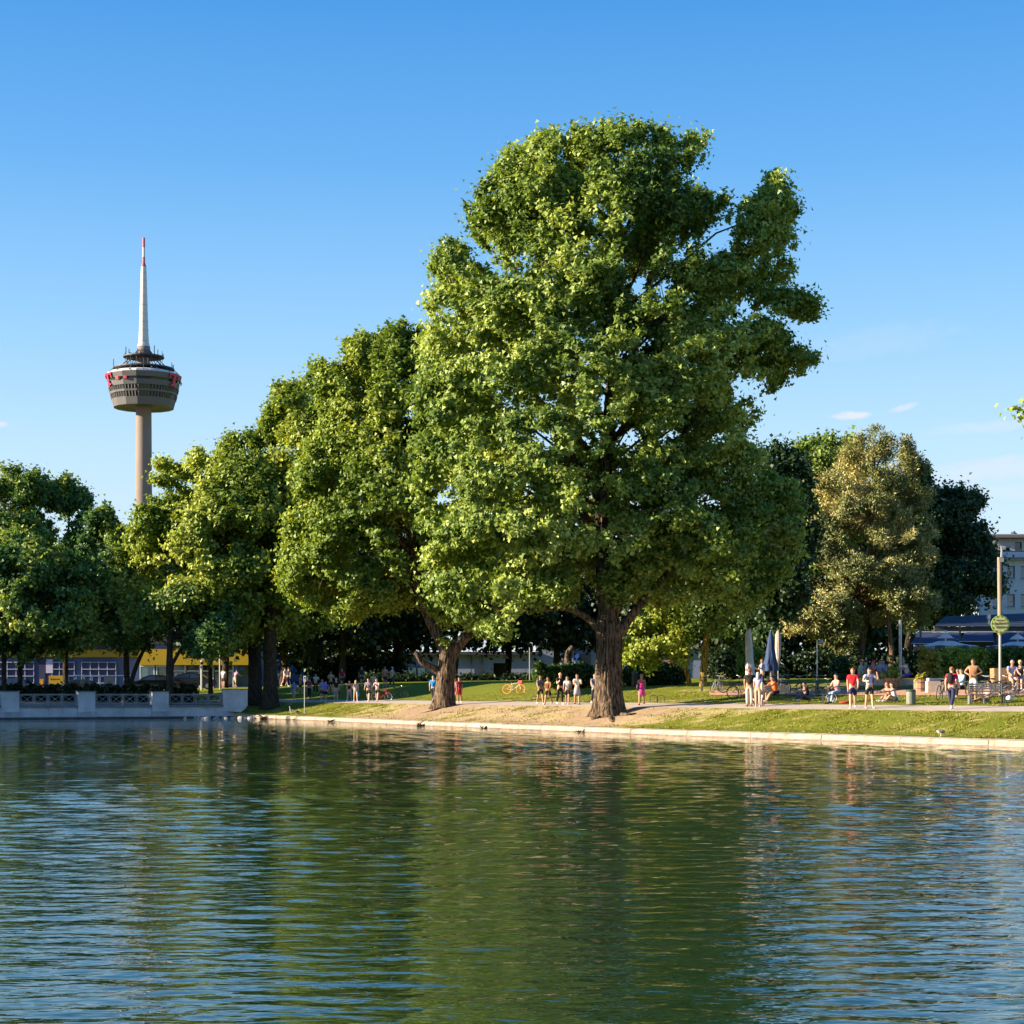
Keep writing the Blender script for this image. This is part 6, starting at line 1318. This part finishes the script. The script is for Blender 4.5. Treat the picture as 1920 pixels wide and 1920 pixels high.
# ================================================================ bicycles
def make_bike():
    t = empty('bicycle', (0, 0, 0)); FR = mat('bike_black', (.03, .03, .035), .35)
    for x_ in (-.52, .52):
        w_ = empty('wheel', (x_, 0, .34)); w_.parent = t
        b = MB(); b.tube([(math.cos(q) * .325, 0, math.sin(q) * .325) for q in np.linspace(0, 2 * math.pi, 29)], .019, 6, cap=False); b.build('tyre', BLACK, w_, True)
        b = MB(); b.tube([(math.cos(q) * .30, 0, math.sin(q) * .30) for q in np.linspace(0, 2 * math.pi, 29)], .010, 5, cap=False)
        b.tube([(0, -.04, 0), (0, .04, 0)], .02, 8)
        for k_ in range(14): a = 2 * math.pi * k_ / 14; b.tube([(0, .02 * (-1) ** k_, 0), (math.cos(a) * .3, 0, math.sin(a) * .3)], .0022, 3, cap=False)
        b.build('rim_and_spokes', STEEL, w_)
    b = MB(); bb_ = (-.08, 0, .28); st = (-.22, 0, .78); hd_ = (.36, 0, .80); hd2 = (.39, 0, .68)
    for p0, p1, r_ in ((bb_, st, .016), (bb_, hd2, .019), ((-.2, 0, .7), hd_, .017), (bb_, (-.52, .03, .34), .011), (bb_, (-.52, -.03, .34), .011), ((-.2, 0, .7), (-.52, .03, .34), .009), ((-.2, 0, .7), (-.52, -.03, .34), .009), (hd2, (.52, .04, .34), .013), (hd2, (.52, -.04, .34), .013), (hd2, (.34, 0, .92), .018)): b.tube([p0, p1], r_, 6)
    b.build('frame', FR, t)
    b = MB(); b.tube([(.30, -.27, .98), (.36, -.2, .96), (.35, 0, .94), (.36, .2, .96), (.30, .27, .98)], .012, 6); b.build('handlebar', STEEL, t)
    b = MB(); b.ell((-.24, 0, .86), (.13, .07, .035), 12, 6); b.tube([(-.22, 0, .78), (-.23, 0, .85)], .013, 6); b.build('saddle', BLACK, t)
    b = MB(); b.tube([(math.cos(q) * .09 - .08, .04, .28 + math.sin(q) * .09) for q in np.linspace(0, 2 * math.pi, 13)], .008, 4); b.box((-.05, .08, .14), (.08, .06, .02)); b.box((-.11, -.08, .42), (.08, .06, .02)); b.tube([(-.08, .05, .28), (-.05, .06, .14)], .009, 4); b.tube([(-.08, -.05, .28), (-.11, -.06, .42)], .009, 4); b.build('pedals_and_chainring', STEELD, t)
    return t
BIKE = make_bike()
def place_bike(g, rz, label, col=None, tilt=0, lay=False, first=[True]):
    o = BIKE if first[0] else copy_tree(BIKE)
    first[0] = False
    o.location = g; o.rotation_euler = (R(tilt), 0, R(rz)); tag(o, label, 'bicycle', 'parked bicycles')
    if col:
        for ch in o.children:
            if ch.name.startswith('frame'): ch.data = ch.data.copy(); ch.data.materials[0] = mat('bike_' + col, hexc(col), .4)
    return o
BK = [
 (1316, 15.0, 80, 'dark bicycle seen end on, right at the foot of the yellow lit trunks', None, 6), (1342, 14.6, 60, 'bicycle with pale frame turned towards the path, right of the yellow lit trunks', 'a8a8b8', 5), (1353, 15.0, 75, 'dark bicycle nearest the pale framed one', None, -5), (1373, 14.4, 8, 'dark bicycle standing broadside with both wheels showing, left of the parasols', None, 6),
 (1392, 11.5, 5, 'bicycle whose large front wheel shows left of the person in beige trousers', None, 5), (1447, 14.5, 70, 'bicycle in the tangle behind the bench, left end', '5a3a2a', 6), (1455, 14.9, 60, 'bicycle in the tangle behind the bench, second', None, -6), (1464, 14.3, 75, 'bicycle in the tangle behind the bench, third, silver frame', '9a9aa4', 4), (1472, 14.8, 65, 'bicycle in the tangle behind the bench, right end', None, 6), (1485, 13.4, 4, 'dark bicycle broadside right of the person in orange', None, 6),
 (1531, 14.0, 75, 'bicycle under the garden lamp, seen nearly end on', None, 5), (1538, 12.0, 10, 'dark bicycle with one wheel showing left of the black box trailer', None, 5), (1505, 14.0, 80, 'dark bicycle behind the person sitting alone on the grass', '8a8a90', -5),
 (1764, 11.0, 62, 'dark bicycle turned to the path left of the person with backpack', None, 6), (1835, 12.6, 30, 'dark bicycle half hidden behind the shirtless person', None, 5), (1870, 12.3, 4, 'dark bicycle broadside in front of the wooden planter box', None, 6), (1858, 13.0, 70, 'dark bicycle leaning at the left side of the wooden planter box', None, -6), (1912, 10.8, 12, 'bicycle with white frame and white wheels cut by the right edge', 'd8d4c8', 5),
 (1038, 16.0, 5, 'dark bicycle in front of the bright hedge, between two walkers', None, 6), (745, 9.6, 8, 'dark bicycle leaning in the shade right of the group of walkers', None, 6), (716, 6.9, -20, 'bright red bicycle held by the person with red hair', 'd81a1a', 5),
 (963, 12.6, -24, 'orange red rental bicycle standing alone on the sunny lawn', 'f04a28', -10),
]
for px, s_, rz, lab, col, tl in BK:
    o = place_bike(at(px, s_), rz, lab, col, tl)
    if px == 963:
        bk_ = MB(); bk_.box((.48, 0, .82), (.28, .3, .2)); bk_.build('basket', mat('bike_red_basket', (.6, .04, .02), .5), o)
        og = mat('orange_rim', (.75, .22, .05), .5)
        for ch in o.children:
            if ch.name.startswith('wheel'):
                for c2 in ch.children:
                    c2.data = c2.data.copy(); c2.data.materials[0] = og
            if ch.name.startswith('frame'): ch.data.materials[0] = mat('bike_white', (.7, .6, .55), .4)
    if px in (1912, 1870):
        for ch in o.children:
            if ch.name.startswith('wheel'):
                for c2 in ch.children:
                    if c2.name.startswith('tyre'): c2.data = c2.data.copy(); c2.data.materials[0] = mat('pale_tyre', (.5, .46, .4) if px == 1912 else (.25, .25, .27), .6)

# ================================================================ parked cars behind the railings
def make_car():
    t = empty('parked_car', (0, 0, 0)); m = mat('car_dark', (.02, .025, .035), .25, spec=.7)
    prof = [(-2.15, .35), (-2.2, .62), (-2.1, .86), (-1.75, .98), (-1.15, 1.36), (-.6, 1.47), (.3, 1.47), (.85, 1.30), (1.25, 1.0), (1.95, .88), (2.2, .66), (2.2, .35)]
    b = MB(); lay_ = [(-.86, .96, .0), (-.80, 1.0, .03), (.80, 1.0, .03), (.86, .96, 0)]; vs = []; n = len(prof)
    for y_, sc_, _ in lay_:
        for (x_, z_) in prof: inset = 1 - max(0, (z_ - .95)) * .0; vs.append((x_ * sc_, y_ * (1 - max(0, z_ - .95) * .35), .35 + (z_ - .35) * (sc_ if z_ > .9 else 1)))
    fs = [(i * n + j, i * n + (j + 1) % n, (i + 1) * n + (j + 1) % n, (i + 1) * n + j) for i in range(3) for j in range(n)] + [tuple(range(n))[::-1], tuple(3 * n + j for j in range(n))]
    b.add(vs, fs); b.build('body', m, t, False)
    for sy in (-1, 1):
        b = MB(); f = lambda x_, z_: (x_, sy * (.865 * (1 - max(0, z_ - .95) * .35) + .006), z_)
        q = [f(-1.6, 1.0), f(-.25, 1.0), f(-.25, 1.37), f(-1.08, 1.31)]; b.add(q, [(0, 1, 2, 3)] if sy < 0 else [(3, 2, 1, 0)]); b.build('side_window', GLASS, t)
        b = MB(); q = [f(-.18, 1.0), f(1.05, 1.0), f(.72, 1.27), f(.22, 1.38), f(-.18, 1.38)]; b.add(q, [(0, 1, 2, 3, 4)] if sy < 0 else [(4, 3, 2, 1, 0)]); b.build('side_window', GLASS, t)
        for x_ in (-1.35, 1.38):
            w_ = empty('wheel', (x_, sy * .78, .33)); w_.parent = t; b = MB(); b.tube([(0, -.1, 0), (0, .1, 0)], .33, 18); b.build('tyre', BLACK, w_); b = MB(); b.tube([(0, -.11, 0), (0, .11, 0)], .2, 10); b.build('rim', STEEL, w_)
        b = MB(); b.ell((2.14, sy * .6, .72), (.06, .16, .08), 10, 6); b.build('headlight', mat('lamp_glass', (.6, .6, .62), .2), t)
        b = MB(); b.ell((-2.12, sy * .62, .80), (.05, .14, .08), 10, 6); b.build('tail_light', mat('tail_red', (.5, .03, .02), .3), t)
    b = MB(); b.add([(-1.78, -.7, 1.0), (-1.78, .7, 1.0), (-1.2, .62, 1.355), (-1.2, -.62, 1.355)], [(0, 3, 2, 1)]); b.build('rear_window', GLASS, t)
    b = MB(); b.add([(1.27, -.7, 1.01), (.89, -.62, 1.30), (.89, .62, 1.30), (1.27, .7, 1.01)], [(0, 3, 2, 1)]); b.build('windscreen', GLASS, t)
    return t
CAR = make_car()
for i, (px, d, rz, lab, c_) in enumerate(((156, 160, 4, 'dark blue car parked behind the railing between first and second pillar', '1c2a4a'), (32, 163, 0, 'dark teal car parked behind the lindens near the left edge', '17323c'), (290, 159, 184, 'black car parked behind the pillar below the blue shop windows', '0c0c12'), (362, 162, 3, 'black low car partly hidden behind the hedge right of the linden trunk', '101016'))):
    o = CAR if i == 0 else copy_tree(CAR); g = ad(px, d); o.location = g; o.rotation_euler = (0, 0, R(rz)); tag(o, lab, 'car', 'cars parked behind the promenade hedge')
    for ch in o.children:
        if ch.name.startswith('body'): ch.data = ch.data.copy(); ch.data.materials[0] = mat('car_' + c_, hexc(c_), .25, spec=.7)

# blue barrier fence in front of the workshop
g = ad(200, 172); t = empty('blue_barrier', g, 'blue metal barrier fence in front of the garage doors', 'fence')
for y_ in (1267, 1293):
    b = MB(); a_, c_ = P(128, y_, 172) - g, P(248, y_, 172) - g; b.tube([a_, c_], .05, 6); b.build('rail', mat('barrier_blue', (.05, .18, .36), .5), t)
for x_ in range(128, 250, 15): b = MB(); b.tube([P(x_, 1265, 172) - g, P(x_, 1296, 172) - g], .045, 6); b.build('post', MATS['barrier_blue'], t)
b = MB(); q = P(205, 1279, 171.8) - g; b.box(q, (1.0, .05, 1.2)); b.build('dark_panel', mat('navy_panel', (.02, .04, .08), .5), t)

# ================================================================ birds on the shore
def bird(px, s_, h, face, label, name, bodyc, headc, neck, cat):
    g = at(px, s_); t = empty(name, g, label, cat, rz=R(face))
    bm_, hm_ = mat(name + '_body_' + str(px), bodyc, .8, .2, 8), mat(name + '_head_' + str(px), headc, .7)
    k_ = h / .5
    V = [Vector(v) * k_ for v in ((0, 0, .25), (.12, 0, .25), (-.14, 0, .235), (-.26, 0, .25), (.18, 0, .30), (.21, 0, .30 + neck * .5), (.22, 0, .30 + neck), (.265, 0, .305 + neck), (.32, 0, .295 + neck), (-.01, .045, .16), (.0, .05, .02), (-.01, -.045, .16), (.0, -.05, .02), (.05, .05, .01), (.05, -.05, .01))]
    skin_obj('body', V, [(0, 1), (0, 2), (2, 3), (1, 4), (4, 5), (5, 6), (6, 7), (7, 8), (0, 9), (9, 10), (0, 11), (11, 12), (10, 13), (12, 14)], [r * k_ for r in (.105, .085, .075, .02, .05, .032, .030, .042, .012, .022, .009, .02, .009, .012, .012)], bm_, t, 1)
    b = MB(); b.ell(V[7], (.048 * k_, .042 * k_, .044 * k_), 10, 6); b.build('head_plumage', hm_, t, True)
    for sy in (-1, 1): b = MB(); b.ell((-.03 * k_, sy * .085 * k_, .27 * k_), (.17 * k_, .035 * k_, .07 * k_), 12, 6); b.build('wing', mat(name + '_wing', (.12, .10, .08), .8), t, True)
    b = MB(); b.ell(V[8] + Vector((.02 * k_, 0, 0)), (.035 * k_, .014 * k_, .009 * k_), 8, 4); b.build('bill', mat('bill_orange', (.5, .28, .05), .6), t)
    return t
bird(546, .95, .52, 120, 'upright goose standing at the shore, left one of the pair by the sign post', 'goose', (.42, .36, .28), (.30, .2, .12), .22, 'goose')
bird(557, .75, .46, 60, 'slightly smaller goose at the shore, nearer to the sign post', 'goose', (.36, .32, .24), (.25, .18, .1), .16, 'goose')
bird(1764, .30, .34, 175, 'mallard with dark head and white body standing on the kerb', 'duck', (.62, .58, .55), (.015, .03, .03), .08, 'duck')

# driftwood caught at the kerb and pale stones added in place of a foam glitter spot by the wall end
def drift(px, r_, n, label):
    L_s = None
    best = min(range(IC), key=lambda i: abs((SP[i, 0] / SP[i, 1]) * F + CX - px)); g = Vector((SP[best, 0] - SN[best, 0] * .25, SP[best, 1] - SN[best, 1] * .25, 0))
    t = empty('driftwood', g, label, 'driftwood'); rd = random.Random(px)
    for i in range(n):
        a = rd.uniform(0, math.pi); e_ = rd.uniform(.1, .7); L__ = r_ * rd.uniform(.5, 1.3); v = Vector((math.cos(a) * math.cos(e_), math.sin(a) * .3, math.sin(e_))) * L__; o_ = Vector((rd.uniform(-r_, r_) * .6, rd.uniform(-.1, .1), 0))
        b = MB(); b.tube([o_ - v * .3, o_ + v * .5 + Vector((0, 0, .05)), o_ + v], [.04, .03, .012], 6); b.build('branch', BARK_D, t)
    return t
drift(797, .55, 9, 'heap of dark driftwood lying against the kerb below the leaning tree'); drift(627, .35, 6, 'small dark driftwood left of the heap, at the kerb'); drift(915, .28, 5, 'low dark twigs at the kerb between the two big trees'); drift(1096, .3, 5, 'dark twigs at the kerb below the huge poplar'); drift(500, .6, 8, 'brown branches at the corner where kerb and wall meet')
STM = mat('pale_glitter', (.42, .38, .34), .9, .3, 4)
g = wp(1.0, -1.2, 0); t = empty('glitter_stones', g, 'pale stones added as a glitter spot of foam on the water below the wall end', 'stones'); stones = []
for i in range(60):
    a = random.gauss(0, 1.9); q = wp(1.0 + a, -1.2 + random.gauss(0, .7), random.uniform(-.03, .05)) - g; b = MB(); r_ = random.uniform(.08, .22); b.ell((0, 0, 0), (r_, r_ * .8, r_ * .5), 6, 3)
    if not stones: o_ = b.build('stone', STM, t); stones.append(o_)
    else: o_ = stones[0].copy(); COL.objects.link(o_); o_.parent = t; o_.scale = [random.uniform(.5, 1.5)] * 3
    o_.location = q; o_.rotation_euler = (random.random(), random.random(), random.random() * 6)

# ================================================================ grass tufts on the bank and lawn (one mass)
def tufts(name, n, smin, smax, h, m, ymax):
    idx = [i for i in range(IC) if 40 < SP[i, 1] < ymax]; V = np.empty((n, 4, 3), np.float32); k_ = 0; T_ = []
    tries = 0
    while k_ < n and tries < n * 6:
        tries += 1
        i = random.choice(idx); s_ = random.uniform(smin, smax); x = SP[i, 0] + SN[i, 0] * s_; y = SP[i, 1] + SN[i, 1] * s_
        dA_ = math.hypot(x - TREE_A.x, y - TREE_A.y); dB_ = math.hypot(x - TREE_B.x, y - TREE_B.y)
        if random.random() < max(math.exp(-(dA_ / 7) ** 2), math.exp(-(dB_ / 8) ** 2)) * 1.05: continue
        if mnoise.noise(Vector((x * .55, y * .55, 2))) < .08 and random.random() < .85: continue
        x += random.uniform(-.3, .3); z = zp(s_, i); a = random.uniform(0, 6.28); w_ = random.uniform(.012, .03); hh = h * random.uniform(.5, 1.4); lx, ly = random.uniform(-.05, .05), random.uniform(-.05, .05)
        V[k_] = ((x - w_ * math.cos(a), y - w_ * math.sin(a), z - .03), (x + w_ * math.cos(a), y + w_ * math.sin(a), z - .03), (x + w_ * .5 * math.cos(a) + lx, y + w_ * .5 * math.sin(a) + ly, z + hh), (x - w_ * .5 * math.cos(a) + lx, y - w_ * .5 * math.sin(a) + ly, z + hh * .85)); k_ += 1
    V = V[:k_]; me = bpy.data.meshes.new(name); me.vertices.add(k_ * 4); me.vertices.foreach_set('co', V.reshape(-1)); me.loops.add(k_ * 4); me.loops.foreach_set('vertex_index', np.arange(k_ * 4, dtype=np.int32)); me.polygons.add(k_); me.polygons.foreach_set('loop_start', np.arange(0, k_ * 4, 4, dtype=np.int32)); me.update(calc_edges=True)
    at_ = me.attributes.new('tint', 'FLOAT', 'FACE'); at_.data.foreach_set('value', np.random.default_rng(3).random(k_).astype(np.float32)); me.materials.append(m)
    o = bpy.data.objects.new(name, me); COL.objects.link(o); tag(o, 'short uneven grass growing on the bank and the lawn', 'grass', kind='stuff')
LF_GR = leaf_mat('grass_blade', (.12, .15, .014), (.21, .22, .025), (.36, .31, .09), .25, .01)
tufts('grass', 40000, .5, 5.1, .032, LF_GR, 140)
tufts('grass', 24000, 8.4, 15, .035, LF_GR, 125)
